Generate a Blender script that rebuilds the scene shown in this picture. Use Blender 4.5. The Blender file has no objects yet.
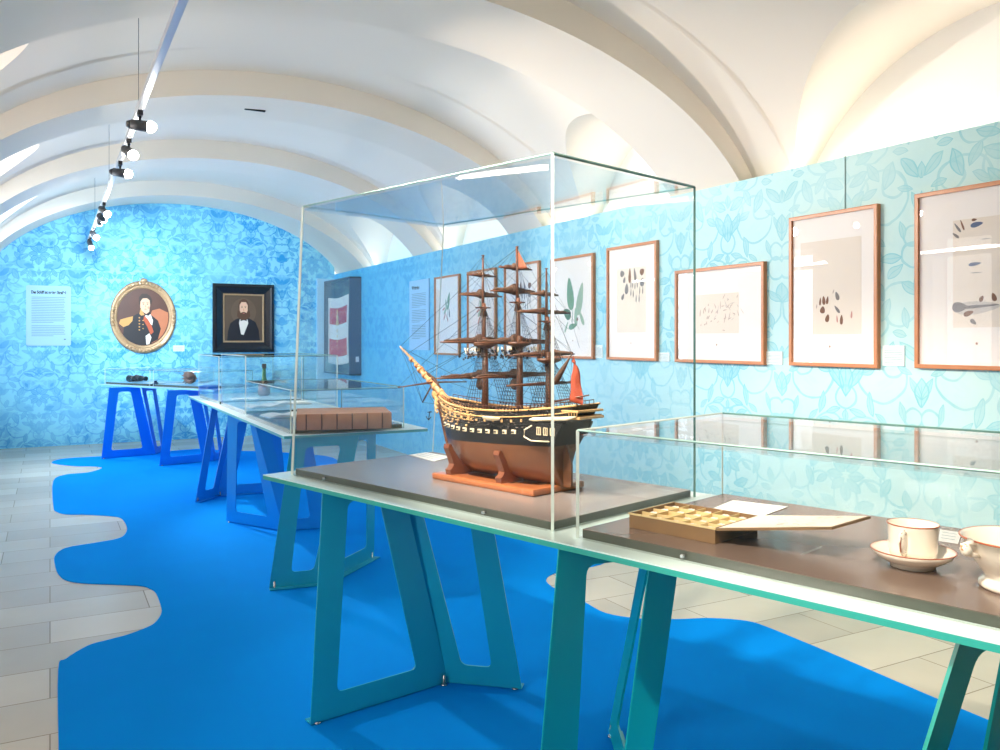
import bpy, bmesh, math, random
from mathutils import Vector, Matrix
from mathutils.geometry import tessellate_polygon
random.seed(7)
SC = bpy.context.scene
COL = SC.collection
PI = math.pi
# ------------------------------------------------------------------ frames of reference
# world: x = distance across the hall (right wall at 4.12), y = along the hall, z up; the camera stands at (0,0,1.5)
FPX, HOR, EYE = 832.0, 340.0, 1.5
CA, SA = 0.8795, 0.4757
def c2w(X, Y, z=0.0):
    return Vector((CA*X + SA*Y, -SA*X + CA*Y, z))
def ray(px, py):
    return c2w((px-500)/FPX, 1.0, (HOR-py)/FPX)
def atz(px, py, z):
    d = ray(px, py); t = (z-EYE)/d.z
    return Vector((d.x*t, d.y*t, z))
def atx(px, py, x):
    d = ray(px, py); t = x/d.x
    return Vector((x, d.y*t, EYE+d.z*t))
def aty(px, py, y):
    d = ray(px, py); t = y/d.y
    return Vector((d.x*t, y, EYE+d.z*t))
# ------------------------------------------------------------------ materials
def srgb(r, g, b):
    def f(c):
        c /= 255.0
        return c/12.92 if c <= 0.04045 else ((c+0.055)/1.055)**2.4
    return (f(r), f(g), f(b), 1.0)
MATS = {}
def mat(name, rgb=(200,200,200), rough=0.5, metal=0.0, emit=0, noise=0.0, nscale=8.0, bump=0.0, spec=0.5, coat=0.0, lin=False):
    if name in MATS: return MATS[name]
    m = bpy.data.materials.new(name); m.use_nodes = True
    nt = m.node_tree; b = nt.nodes['Principled BSDF']
    col = rgb if lin else srgb(*rgb)
    b.inputs['Base Color'].default_value = col
    b.inputs['Roughness'].default_value = rough
    b.inputs['Metallic'].default_value = metal
    b.inputs['Specular IOR Level'].default_value = spec
    if coat: b.inputs['Coat Weight'].default_value = coat
    if emit:
        b.inputs['Emission Color'].default_value = col
        b.inputs['Emission Strength'].default_value = emit
    if noise or bump:
        tc = nt.nodes.new('ShaderNodeTexCoord'); nz = nt.nodes.new('ShaderNodeTexNoise')
        nz.inputs['Scale'].default_value = nscale; nz.inputs['Detail'].default_value = 5
        nt.links.new(tc.outputs['Object'], nz.inputs['Vector'])
        if noise:
            mr = nt.nodes.new('ShaderNodeMapRange'); mr.inputs[3].default_value = 1-noise; mr.inputs[4].default_value = 1+noise
            nt.links.new(nz.outputs['Fac'], mr.inputs[0])
            mx = nt.nodes.new('ShaderNodeVectorMath'); mx.operation = 'SCALE'
            mx.inputs[0].default_value = col[:3]; nt.links.new(mr.outputs[0], mx.inputs['Scale'])
            nt.links.new(mx.outputs[0], b.inputs['Base Color'])
        if bump:
            bp = nt.nodes.new('ShaderNodeBump'); bp.inputs['Strength'].default_value = bump; bp.inputs['Distance'].default_value = 0.01
            nt.links.new(nz.outputs['Fac'], bp.inputs['Height']); nt.links.new(bp.outputs[0], b.inputs['Normal'])
    MATS[name] = m
    return m

class G:                                              # tiny expression builder over a node tree
    def __init__(s, nt): s.nt = nt
    def m(s, op, *a, clamp=False):
        n = s.nt.nodes.new('ShaderNodeMath'); n.operation = op; n.use_clamp = clamp
        for i, v in enumerate(a):
            if isinstance(v, (int, float)): n.inputs[i].default_value = v
            else: s.nt.links.new(v, n.inputs[i])
        return n.outputs[0]
    def add(s, a, b): return s.m('ADD', a, b)
    def sub(s, a, b): return s.m('SUBTRACT', a, b)
    def mul(s, a, b): return s.m('MULTIPLY', a, b)
    def max(s, a, b): return s.m('MAXIMUM', a, b)
    def mixc(s, f, c1, c2):
        n = s.nt.nodes.new('ShaderNodeMix'); n.data_type = 'RGBA'
        for sock, v in ((n.inputs[0], f), (n.inputs[6], c1), (n.inputs[7], c2)):
            if isinstance(v, (int, float)) or isinstance(v, tuple): sock.default_value = v
            else: s.nt.links.new(v, sock)
        return n.outputs[2]

LEAVES = [ # p, z, half length, half width, angle
 (0,1.22,.085,.045,90),(.035,1.24,.07,.022,62),(.115,1.10,.06,.02,75),(.10,1.33,.05,.02,20),
 (.485,1.27,.10,.05,90),(.415,1.29,.09,.038,125),(.33,1.33,.06,.025,155),(.485,1.06,.035,.02,90),(.455,1.02,.03,.015,30),
 (.40,1.08,.06,.022,15),(.36,1.01,.065,.024,-18),(.315,1.13,.075,.026,78),(.25,1.05,.05,.018,40),
 (0,.80,.075,.05,90),(.06,.78,.07,.03,35),(.19,.95,.075,.03,-8),(.16,.88,.06,.028,-40),
 (.485,.80,.06,.035,90),(.43,.77,.065,.033,140),(.41,.71,.06,.03,180),(.43,.65,.065,.033,220),(.485,.61,.06,.035,90),
 (.26,.78,.075,.035,60),(.22,.67,.07,.03,115),(.31,.66,.05,.02,30),(.09,.62,.06,.028,80),(.33,.87,.04,.018,-60),
 (.07,1.44,.08,.035,45),(.20,1.42,.085,.04,110),(.30,1.45,.07,.03,60),(.40,1.43,.075,.035,150),(.0,1.42,.045,.025,90),(.13,.54,.05,.022,10),(.36,.54,.07,.03,-20),(.485,1.45,.05,.025,90)]
RINGS = [(.05,1.07,.055),(.24,1.30,.155),(.37,.93,.13),(.13,.70,.12),(.31,.60,.10),(.17,1.36,.07),(.485,1.17,.07),(.05,.96,.07),(.42,1.38,.08)]
def wallpaper(name, axis, off, base_a, base_b, pat_a, pat_b, lo, hi, worn=0.35, depth=0.75, patch=.12):
    m = bpy.data.materials.new(name); m.use_nodes = True
    nt = m.node_tree; g = G(nt); b = nt.nodes['Principled BSDF']
    tc = nt.nodes.new('ShaderNodeTexCoord')
    wn = nt.nodes.new('ShaderNodeTexNoise'); wn.inputs['Scale'].default_value = 9; wn.inputs['Detail'].default_value = 1
    nt.links.new(tc.outputs['Object'], wn.inputs['Vector'])
    sp = nt.nodes.new('ShaderNodeSeparateXYZ'); nt.links.new(tc.outputs['Object'], sp.inputs[0])
    ax = sp.outputs[axis]; z = sp.outputs[2]
    # mirrored repeat
    t = g.m('FRACT', g.m('DIVIDE', g.sub(ax, off), 0.97))
    p = g.sub(0.485, g.m('ABSOLUTE', g.mul(g.sub(t, 0.5), 0.97)))
    q = g.add(g.m('FRACT', g.sub(z, 0.5)), 0.5)
    w1 = g.mul(g.sub(wn.outputs['Fac'], 0.5), 0.035)
    sc = nt.nodes.new('ShaderNodeSeparateColor'); nt.links.new(wn.outputs['Color'], sc.inputs[0])
    w2 = g.mul(g.sub(sc.outputs[1], 0.5), 0.035)
    p = g.add(p, w1); q = g.add(q, w2)
    acc = None
    for (cp, cz, L, W, ang) in LEAVES:
        ca, sa = math.cos(math.radians(ang)), math.sin(math.radians(ang))
        lx = g.m('MULTIPLY_ADD', p, ca/L, g.m('MULTIPLY_ADD', q, sa/L, -(cp*ca+cz*sa)/L))
        ly = g.m('ABSOLUTE', g.m('MULTIPLY_ADD', p, -sa/W, g.m('MULTIPLY_ADD', q, ca/W, (cp*sa-cz*ca)/W)))
        f = g.m('MULTIPLY_ADD', lx, lx, ly)                     # <1 inside
        ins = g.m('LESS_THAN', f, 1.0)
        edge = g.mul(g.m('GREATER_THAN', f, 0.78), 0.45)
        vein = g.mul(g.m('LESS_THAN', ly, 0.07), 0.4)
        v = g.mul(ins, g.add(0.55, g.max(edge, vein)))
        acc = v if acc is None else g.max(acc, v)
    for (cp, cz, R) in RINGS:
        dx = g.sub(p, cp); dz = g.sub(q, cz)
        d = g.m('SQRT', g.m('MULTIPLY_ADD', dx, dx, g.mul(dz, dz)))
        r = g.mul(g.m('LESS_THAN', g.m('ABSOLUTE', g.sub(d, R)), 0.007), 0.7)
        acc = g.max(acc, r)
    big = nt.nodes.new('ShaderNodeTexNoise'); big.inputs['Scale'].default_value = 1.1; big.inputs['Detail'].default_value = 6; big.inputs['Roughness'].default_value = .65
    nt.links.new(tc.outputs['Object'], big.inputs['Vector'])
    wr = nt.nodes.new('ShaderNodeMapRange'); wr.inputs[1].default_value = .35; wr.inputs[2].default_value = .62
    wr.inputs[3].default_value = depth*(1-worn); wr.inputs[4].default_value = depth
    nt.links.new(big.outputs['Fac'], wr.inputs[0])
    cb = nt.nodes.new('ShaderNodeCombineXYZ'); nt.links.new(p, cb.inputs[0]); nt.links.new(q, cb.inputs[1])
    pn = nt.nodes.new('ShaderNodeTexNoise'); pn.inputs['Scale'].default_value = 5.5; pn.inputs['Detail'].default_value = 4; pn.inputs['Roughness'].default_value = .6; pn.inputs['Distortion'].default_value = .8
    nt.links.new(cb.outputs[0], pn.inputs['Vector'])
    pm = nt.nodes.new('ShaderNodeMapRange'); pm.inputs[1].default_value = .50; pm.inputs[2].default_value = .56; pm.inputs[3].default_value = 0; pm.inputs[4].default_value = patch
    nt.links.new(pn.outputs['Fac'], pm.inputs[0])
    acc = g.m('ADD', acc, pm.outputs[0], clamp=True)
    mask = g.mul(acc, wr.outputs[0])
    gr = nt.nodes.new('ShaderNodeMapRange'); gr.inputs[1].default_value = lo; gr.inputs[2].default_value = hi
    nt.links.new(ax, gr.inputs[0])
    base = g.mixc(gr.outputs[0], srgb(*base_a), srgb(*base_b)); pat = g.mixc(gr.outputs[0], srgb(*pat_a), srgb(*pat_b))
    bl = g.m('MULTIPLY', g.sub(big.outputs['Fac'], .4), .5, clamp=True)
    base = g.mixc(bl, base, pat)
    nt.links.new(g.mixc(mask, base, pat), b.inputs['Base Color'])
    b.inputs['Roughness'].default_value = 0.55
    return m

def glass_mat(name, tint=(1,1,1), f0=0.045):
    m = bpy.data.materials.new(name); m.use_nodes = True
    nt = m.node_tree; nt.nodes.clear(); g = G(nt)
    out = nt.nodes.new('ShaderNodeOutputMaterial'); tr = nt.nodes.new('ShaderNodeBsdfTransparent'); gl = nt.nodes.new('ShaderNodeBsdfGlossy')
    tr.inputs[0].default_value = (*tint, 1); gl.inputs['Roughness'].default_value = 0.0
    geo = nt.nodes.new('ShaderNodeNewGeometry'); dt = nt.nodes.new('ShaderNodeVectorMath'); dt.operation = 'DOT_PRODUCT'
    nt.links.new(geo.outputs['Incoming'], dt.inputs[0]); nt.links.new(geo.outputs['Normal'], dt.inputs[1])
    c = g.sub(1.0, g.m('ABSOLUTE', dt.outputs['Value']))
    F = g.m('MULTIPLY_ADD', g.m('POWER', c, 5.0), 1-f0, f0, clamp=True)
    mx = nt.nodes.new('ShaderNodeMixShader'); nt.links.new(F, mx.inputs[0]); nt.links.new(tr.outputs[0], mx.inputs[1]); nt.links.new(gl.outputs[0], mx.inputs[2])
    nt.links.new(mx.outputs[0], out.inputs[0])
    return m
GLASS = glass_mat('clear acrylic', (.992,.998,.995), 0.022)
PICGLASS = glass_mat('picture glass', (1,1,1), 0.018)
def mixmat(name, rgb, alpha, rough=.3):
    m = bpy.data.materials.new(name); m.use_nodes = True
    nt = m.node_tree; b = nt.nodes['Principled BSDF']; b.inputs['Base Color'].default_value = srgb(*rgb); b.inputs['Roughness'].default_value = rough
    b.inputs['Alpha'].default_value = alpha
    return m
# ------------------------------------------------------------------ mesh helpers
class MB:
    def __init__(s): s.bm = bmesh.new(); s.mi = 0; s.mats = []
    def use(s, m):
        if m not in s.mats: s.mats.append(m)
        s.mi = s.mats.index(m); return s
    def _tag(s, n0):
        s.bm.faces.ensure_lookup_table()
        for f in s.bm.faces[n0:]: f.material_index = s.mi
    def quad(s, *pts):
        f = s.bm.faces.new([s.bm.verts.new(p) for p in pts]); f.material_index = s.mi; return s
    def box(s, x0, x1, y0, y1, z0, z1, bev=0.0, M=None):
        n0 = len(s.bm.faces)
        t = bmesh.new()
        vs = [t.verts.new((x, y, z)) for x in (x0, x1) for y in (y0, y1) for z in (z0, z1)]
        for q in ((0,1,3,2),(4,6,7,5),(0,4,5,1),(2,3,7,6),(0,2,6,4),(1,5,7,3)): t.faces.new([vs[i] for i in q])
        if bev: bmesh.ops.bevel(t, geom=t.edges[:], offset=bev, segments=2, profile=.6, affect='EDGES')
        if M is not None: t.transform(M)
        s.merge(t); t.free(); return s
    def merge(s, t):
        mp = {v: s.bm.verts.new(v.co) for v in t.verts}
        for f in t.faces:
            try:
                nf = s.bm.faces.new([mp[v] for v in f.verts]); nf.material_index = s.mi; nf.smooth = f.smooth
            except ValueError: pass
    def tube(s, a, b, r0, r1=None, n=8, cap=True, smooth=True):
        a = Vector(a); b = Vector(b); r1 = r0 if r1 is None else r1
        d = (b-a).normalized(); up = Vector((0,0,1)) if abs(d.z) < .9 else Vector((1,0,0))
        u = d.cross(up).normalized(); v = d.cross(u)
        ra = [s.bm.verts.new(a+(u*math.cos(2*PI*i/n)+v*math.sin(2*PI*i/n))*r0) for i in range(n)]
        rb = [s.bm.verts.new(b+(u*math.cos(2*PI*i/n)+v*math.sin(2*PI*i/n))*r1) for i in range(n)]
        for i in range(n):
            f = s.bm.faces.new((ra[i], ra[(i+1)%n], rb[(i+1)%n], rb[i])); f.material_index = s.mi; f.smooth = smooth
        if cap:
            for rr in (ra[::-1], rb):
                f = s.bm.faces.new(rr); f.material_index = s.mi
        return s
    def path(s, pts, r, n=6):
        pts = [Vector(p) for p in pts]; rs = r if isinstance(r, (list, tuple)) else [r]*len(pts)
        rings = []
        for i, p in enumerate(pts):
            d = (pts[min(i+1, len(pts)-1)]-pts[max(i-1, 0)]).normalized(); up = Vector((0,0,1)) if abs(d.z) < .9 else Vector((1,0,0))
            u = d.cross(up).normalized(); v = d.cross(u)
            rings.append([s.bm.verts.new(p+(u*math.cos(2*PI*k/n)+v*math.sin(2*PI*k/n))*rs[i]) for k in range(n)])
        for a, b in zip(rings, rings[1:]):
            for k in range(n):
                f = s.bm.faces.new((a[k], a[(k+1)%n], b[(k+1)%n], b[k])); f.material_index = s.mi; f.smooth = True
        for rr in (rings[0][::-1], rings[-1]):
            f = s.bm.faces.new(rr); f.material_index = s.mi
        return s
    def lathe(s, prof, n=40, c=(0,0,0), sx=1, sy=1, closed=False):
        rings = []
        for (r, z) in prof:
            rings.append([s.bm.verts.new((c[0]+r*sx*math.cos(2*PI*k/n), c[1]+r*sy*math.sin(2*PI*k/n), c[2]+z)) for k in range(n)])
        prs = list(zip(rings, rings[1:]))
        if closed: prs.append((rings[-1], rings[0]))
        for a, b in prs:
            for k in range(n):
                f = s.bm.faces.new((a[k], a[(k+1)%n], b[(k+1)%n], b[k])); f.material_index = s.mi; f.smooth = True
        if not closed:
            for rr in (rings[0][::-1], rings[-1]):
                f = s.bm.faces.new(rr); f.material_index = s.mi
        return s
    def blob(s, c, r, sc=(1,1,1), sub=2, jit=0.0, M=None):
        t = bmesh.new(); bmesh.ops.create_icosphere(t, subdivisions=sub, radius=r)
        for v in t.verts:
            k = 1+random.uniform(-jit, jit); v.co = Vector((v.co.x*sc[0]*k, v.co.y*sc[1]*k, v.co.z*sc[2]*k))
        for f in t.faces: f.smooth = True
        if M is not None: t.transform(M)
        t.transform(Matrix.Translation(c)); s.merge(t); t.free(); return s
    def poly(s, pts, thick, nrm, holes=()):
        """flat plate from outer loop with holes, extruded by thick along nrm"""
        nrm = Vector(nrm).normalized()*thick
        loops = [[Vector(p) for p in pts]]+[[Vector(p) for p in h] for h in holes]
        tris = tessellate_polygon(loops); flat = [p for l in loops for p in l]
        va = [s.bm.verts.new(p) for p in flat]; vb = [s.bm.verts.new(p+nrm) for p in flat]
        for t in tris:
            for vs in ([va[i] for i in t], [vb[i] for i in reversed(t)]):
                try: f = s.bm.faces.new(vs); f.material_index = s.mi
                except ValueError: pass
        o = 0
        for l in loops:
            n = len(l)
            for i in range(n):
                j = (i+1) % n
                try: f = s.bm.faces.new((va[o+i], va[o+j], vb[o+j], vb[o+i])); f.material_index = s.mi
                except ValueError: pass
            o += n
        return s
    def build(s, name, m=None, parent=None, M=None, smooth=None, sharp=False):
        if M is not None: s.bm.transform(M)
        bmesh.ops.recalc_face_normals(s.bm, faces=s.bm.faces[:])
        me = bpy.data.meshes.new(name); s.bm.to_mesh(me); s.bm.free()
        for x in (s.mats or [m]): me.materials.append(x)
        o = bpy.data.objects.new(name, me); COL.objects.link(o)
        if parent is not None: o.parent = parent
        return o
def rounded(pts, r, n=4):
    out = []; N = len(pts)
    for i in range(N):
        p = Vector(pts[i]); a = (Vector(pts[i-1])-p); b = (Vector(pts[(i+1) % N])-p)
        ra = min(r, a.length*.45, b.length*.45)
        pa = p+a.normalized()*ra; pb = p+b.normalized()*ra
        for k in range(n+1):
            t = k/n; out.append(pa*(1-t)**2+p*2*t*(1-t)+pb*t*t)
    return out
def thing(name, label, cat, loc=(0,0,0), rz=0.0, group=None):
    o = bpy.data.objects.new(name, None); COL.objects.link(o); o.empty_display_size = .05
    o.location = loc; o.rotation_euler = (0,0,rz)
    o['label'] = label; o['category'] = cat
    if group: o['group'] = group
    return o
def tag(o, label, cat, group=None):
    o['label'] = label; o['category'] = cat
    if group: o['group'] = group
    return o
def structure(o): o['kind'] = 'structure'; return o
def inv(t): return (Matrix.Translation(t.location) @ Matrix.Rotation(t.rotation_euler.z, 4, 'Z')).inverted()
def dup(o, parent=None):
    c = o.copy(); COL.objects.link(c); c.parent = parent
    for ch in list(o.children): dup(ch, c)
    return c
def text_mesh(s, size, name, m, parent, M, align='LEFT'):
    cu = bpy.data.curves.new(name+'_curve', 'FONT'); cu.body = s; cu.size = size; cu.align_x = align; cu.extrude = .0005; cu.offset = .0022
    t = bpy.data.objects.new(name+'_tmp', cu); COL.objects.link(t)
    bpy.context.view_layer.update()
    me = bpy.data.meshes.new_from_object(t.evaluated_get(bpy.context.evaluated_depsgraph_get()))
    bpy.data.objects.remove(t); bpy.data.curves.remove(cu)
    me.transform(M); me.materials.clear(); me.materials.append(m)
    o = bpy.data.objects.new(name, me); COL.objects.link(o); o.parent = parent
    return o
# ------------------------------------------------------------------ common materials
plaster = mat('white plaster', (236,227,214), .85, noise=.02, nscale=1.5)
wallwhite = mat('white wall paint', (235,233,230), .8)
M_wood = mat('cherry frame wood', (196,128,82), .35, noise=.12, nscale=30)
M_matb = mat('white passepartout', (250,244,238), .8)
M_paper = mat('aged paper', (238,227,213), .8, noise=.03, nscale=6)
M_paperw = mat('white paper', (228,232,232), .7)
M_card = mat('label card', (225,238,240), .6)
M_ink = mat('grey ink', (120,150,160), .8)
M_dark = mat('dark ink', (20,30,45), .7)
M_black = mat('black metal', (25,25,28), .4)
M_steel = mat('brushed steel', (190,192,195), .25, metal=1)
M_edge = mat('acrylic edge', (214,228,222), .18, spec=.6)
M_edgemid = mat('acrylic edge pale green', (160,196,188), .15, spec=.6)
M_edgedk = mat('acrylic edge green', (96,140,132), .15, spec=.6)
# ================================================================== ROOM
VR, VL, UB, UF = 4.12, -0.95, 13.35, -3.0          # right panel, left wall, back wall, front end
# floor: stone slabs
def floor_mat():
    m = bpy.data.materials.new('stone slabs'); m.use_nodes = True
    nt = m.node_tree; b = nt.nodes['Principled BSDF']; g = G(nt)
    tc = nt.nodes.new('ShaderNodeTexCoord'); br = nt.nodes.new('ShaderNodeTexBrick')
    br.inputs['Scale'].default_value = 1; br.inputs['Brick Width'].default_value = .78; br.inputs['Row Height'].default_value = .36
    br.inputs['Mortar Size'].default_value = .003; br.inputs['Mortar Smooth'].default_value = .1; br.inputs['Bias'].default_value = 0
    br.offset = .37; br.squash = 1.0
    br.inputs['Color1'].default_value = srgb(182,170,152); br.inputs['Color2'].default_value = srgb(208,196,176); br.inputs['Mortar'].default_value = srgb(140,126,108)
    nt.links.new(tc.outputs['Object'], br.inputs['Vector'])
    nz = nt.nodes.new('ShaderNodeTexNoise'); nz.inputs['Scale'].default_value = 3; nz.inputs['Detail'].default_value = 6
    nt.links.new(tc.outputs['Object'], nz.inputs['Vector'])
    vm = nt.nodes.new('ShaderNodeVectorMath'); vm.operation = 'SCALE'; nt.links.new(br.outputs['Color'], vm.inputs[0])
    nt.links.new(g.m('MULTIPLY_ADD', nz.outputs['Fac'], .16, .92), vm.inputs['Scale'])
    nt.links.new(vm.outputs[0], b.inputs['Base Color'])
    b.inputs['Roughness'].default_value = .26; b.inputs['Specular IOR Level'].default_value = .35
    return m
f = MB(); f.box(VL-.05, 4.5, UF-.05, UB+.1, -.1, 0)
fl = structure(f.build('floor', floor_mat()))
# vaulted ceiling as height field with transverse arches and lunettes
ARCH = [(-2.3,-1.65),(.30,.98),(4.22,4.94),(6.80,7.48),(9.37,10.03),(11.97,12.62)]
LUN = [(2.6,1.40),(-.3,1.2),(5.35,1.03),(8.42,.88),(11.0,.90)]
VC = 1.75
def zmain(v, a, b):
    w = abs(v-VC)/a
    return 2.02+b*math.sqrt(max(0, 1-w*w))
def zc(u, v):
    inarch = any(a <= u <= b for a, b in ARCH)
    if inarch: return zmain(v, 2.6, 1.44)
    if u > 12.62: return zmain(v, 2.64, 1.53)
    zb = zmain(v, 2.7, 1.64)
    best = zb
    for c, h in LUN:
        w = abs(u-c)/h
        if w < 1:
            zl = 2.02+1.2*math.sqrt(1-w*w) + .09*max(0, abs(v-VC)-1.8)
            if abs(v-VC) > .9: best = max(best, zl)
    return best
us = []
u = UF
brk = sorted([x for a in ARCH for x in a])
while u < UB+.12:
    us.append(u); u += .03
us = sorted(set([round(x, 4) for x in us]+[x for b_ in brk for x in (b_-1e-4, b_+1e-4)]))
def crossing(u):
    if any(a-1e-3 <= u <= b+1e-3 for a, b in ARCH) or u > 12.6: return 2.62
    best = 2.6995
    for c, h in LUN:
        w = abs(u-c)/h
        if w < 1:
            lo, hi = .9, 2.6995
            for _ in range(40):
                md = (lo+hi)/2
                zl = 2.02+1.2*math.sqrt(1-w*w)+.09*max(0, md-1.8)
                if zmain(VC+md, 2.7, 1.64) > zl: lo = md
                else: hi = md
            best = min(best, lo)
    return best
N1, N2 = 26, 90
bm = bmesh.new(); grid = []
for u in us:
    cr = crossing(u); vv = []
    for k in range(N1): vv.append(-2.7+(2.7-cr)*k/N1)
    for k in range(N2+1): vv.append(cr*-math.cos(PI*k/N2) if cr > 2.5 else -cr+2*cr*k/N2)
    for k in range(1, N1+1): vv.append(cr+(2.7-cr)*k/N1)
    grid.append([bm.verts.new((VC+v, u, zc(u, VC+v))) for v in vv])
NC = len(grid[0])
for i in range(len(us)-1):
    step = (us[i+1]-us[i]) < .001
    for j in range(NC-1):
        if abs(grid[i][j].co.x-grid[i][j+1].co.x) < 1e-6 and abs(grid[i+1][j].co.x-grid[i+1][j+1].co.x) < 1e-6: continue
        fc = bm.faces.new((grid[i][j], grid[i][j+1], grid[i+1][j+1], grid[i+1][j])); fc.smooth = not step
bm.normal_update()
crease = set()
for i in range(len(us)-1):
    for j in (N1, N1+N2):
        crease.add((grid[i][j], grid[i+1][j])); 
for ed in bm.edges:
    a_, b_ = ed.verts
    if (a_, b_) in crease or (b_, a_) in crease: ed.smooth = False
    elif len(ed.link_faces) == 2 and ed.link_faces[0].normal.angle(ed.link_faces[1].normal, 0) > math.radians(28): ed.smooth = False
me = bpy.data.meshes.new('ceiling'); bm.to_mesh(me); bm.free(); me.materials.append(plaster)
ce = structure(bpy.data.objects.new('ceiling', me)); COL.objects.link(ce)
# outer structural walls (white, behind the exhibition panels)
w = MB(); w.box(4.45, 4.6, UF, UB+.2, 0, 3.9); structure(w.build('wall_right', wallwhite))
w = MB(); w.box(VL-.6, 4.6, UF-.15, UF, 0, 3.9); structure(w.build('wall_front', wallwhite))
# left wall with window openings
WIN = [(1.4,2.3),(5.5,6.2),(7.95,8.75),(10.5,11.4)]  # the last opening is added out of view for cool light at the back
w = MB(); y0 = UF
for a, b_ in WIN:
    w.box(VL-.45, VL, y0, a, 0, 3.9); w.box(VL-.45, VL, a, b_, 0, .9); w.box(VL-.45, VL, a, b_, 2.75, 3.9); y0 = b_
w.box(VL-.45, VL, y0, UB+.2, 0, 3.9)
structure(w.build('wall_left', wallwhite))
M_wf = mat('white window frame', (240,240,238), .4)
for i, (a, b_) in enumerate(WIN):
    t = thing('window_%d' % (i+1), '', 'window', (VL-.3, (a+b_)/2, .9)); del t['label']; del t['category']; t['kind'] = 'structure'
    hw = (b_-a)/2
    f = MB()
    for (p, q, r, s_) in ((-hw,-hw+.06,0,1.85),(hw-.06,hw,0,1.85),(-hw,hw,0,.06),(-hw,hw,1.79,1.85),(-.025,.025,0,1.85),(-hw,hw,1.2,1.25),(-hw,hw,.6,.63)):
        f.box(-.03, .03, p, q, r, s_)
    f.build('window_frame', M_wf, t)
    f = MB(); f.box(-.004, .004, -hw+.05, hw-.05, .05, 1.8); f.build('pane', PICGLASS, t)
# exhibition wall panels
WP_R = wallpaper('printed wallpaper right', 1, 3.34-.485, (196,228,226), (100,200,240), (100,192,204), (40,160,226), 3.0, 11.5, worn=.7, depth=.8, patch=.08)
WP_B = wallpaper('printed wallpaper back', 0, .35, (140,218,242), (150,222,240), (0,138,214), (8,150,214), 0, 4, worn=.6, patch=.55, depth=.95)
w = MB(); w.box(VR, VR+.10, -2.6, UB-.001, 0, 2.58); structure(w.build('wall_panel_right', WP_R)); 
w = MB(); w.box(VL, VR, UB, UB+.06, 0, 3.9); structure(w.build('wall_back', WP_B))
M_ltblue = mat('pale blue paint', (170,215,238), .5)
w = MB(); w.box(3.82, VR, 13.30, UB, 0, 2.50); structure(w.build('trim_1', M_ltblue))
# carpet
Z = lambda x, y: (x/2.273, 420+y/2.273)
left = [Z(*p) for p in ((133,750),(132,570),(150,545),(200,515),(245,502),(290,490),(330,475),(352,463),(366,443),(366,425),(355,395),(340,384),(320,378),(260,375),(190,372),(150,365),(132,350),(125,330),(125,310),(150,292),(220,280),(270,270),(286,258),(288,243),(278,226),(260,220),(200,216),(150,215),(127,208),(121,195),(121,140),(150,125),(200,120),(232,110),(215,106),(170,105),(125,100),(120,95),(150,88),(235,83))]
left = [left[0]] + left
left[0] = (58.5, 1500)
right = [(200,449),(230,451),(270,452),(326,456.5),(343,463),(380,470),(410,482),(440,500),(480,512),(540,520),(590,535),(620,550),(600,565),(560,572),(546,580),(556,590),(583,602),(606,614),(641,619.5),(677,620),(712,619),(748,622),(770,629),(792,638),(840,658),(928,696),(1000,726),(1150,800),(1500,1100),(1500,1500)]
def smooth_px(pts):
    out = []
    for i in range(len(pts)-1):
        p0, p1, p2, p3 = pts[max(i-1,0)], pts[i], pts[i+1], pts[min(i+2, len(pts)-1)]
        for k in range(4):
            t = k/4
            out.append(tuple(.5*((2*p1[j])+(-p0[j]+p2[j])*t+(2*p0[j]-5*p1[j]+4*p2[j]-p3[j])*t*t+(-p0[j]+3*p1[j]-3*p2[j]+p3[j])*t**3) for j in (0,1)))
    out.append(pts[-1]); return out
W_l = [(58.5,1500)] + smooth_px(left[1:]); W_r = smooth_px(right[:-3])+right[-3:]
loop = [atz(x, y, .0) for x, y in W_l]+[atz(x, y, .0) for x, y in W_r]
f = MB(); f.poly(loop, .006, (0,0,1))
M_carpet = mat('blue carpet', (0,140,232), .95, noise=.05, nscale=2.2, bump=.15, spec=.05)
tag(f.build('carpet', M_carpet), 'bright blue carpet with a wavy edge laid along the stone floor', 'carpet')
# small vent slot in the second arch
vs = atz(246, 115, 3.45)
f = MB(); f.box(-.085, .085, -.012, .012, -.06, .06)
o = f.build('vent_slot', M_black); o.location = (VC-.22, 7.2, zmain(VC, 2.6, 1.44)+.045); tag(o, 'thin black vent slot in the crown of the vault arch', 'vent')
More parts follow.
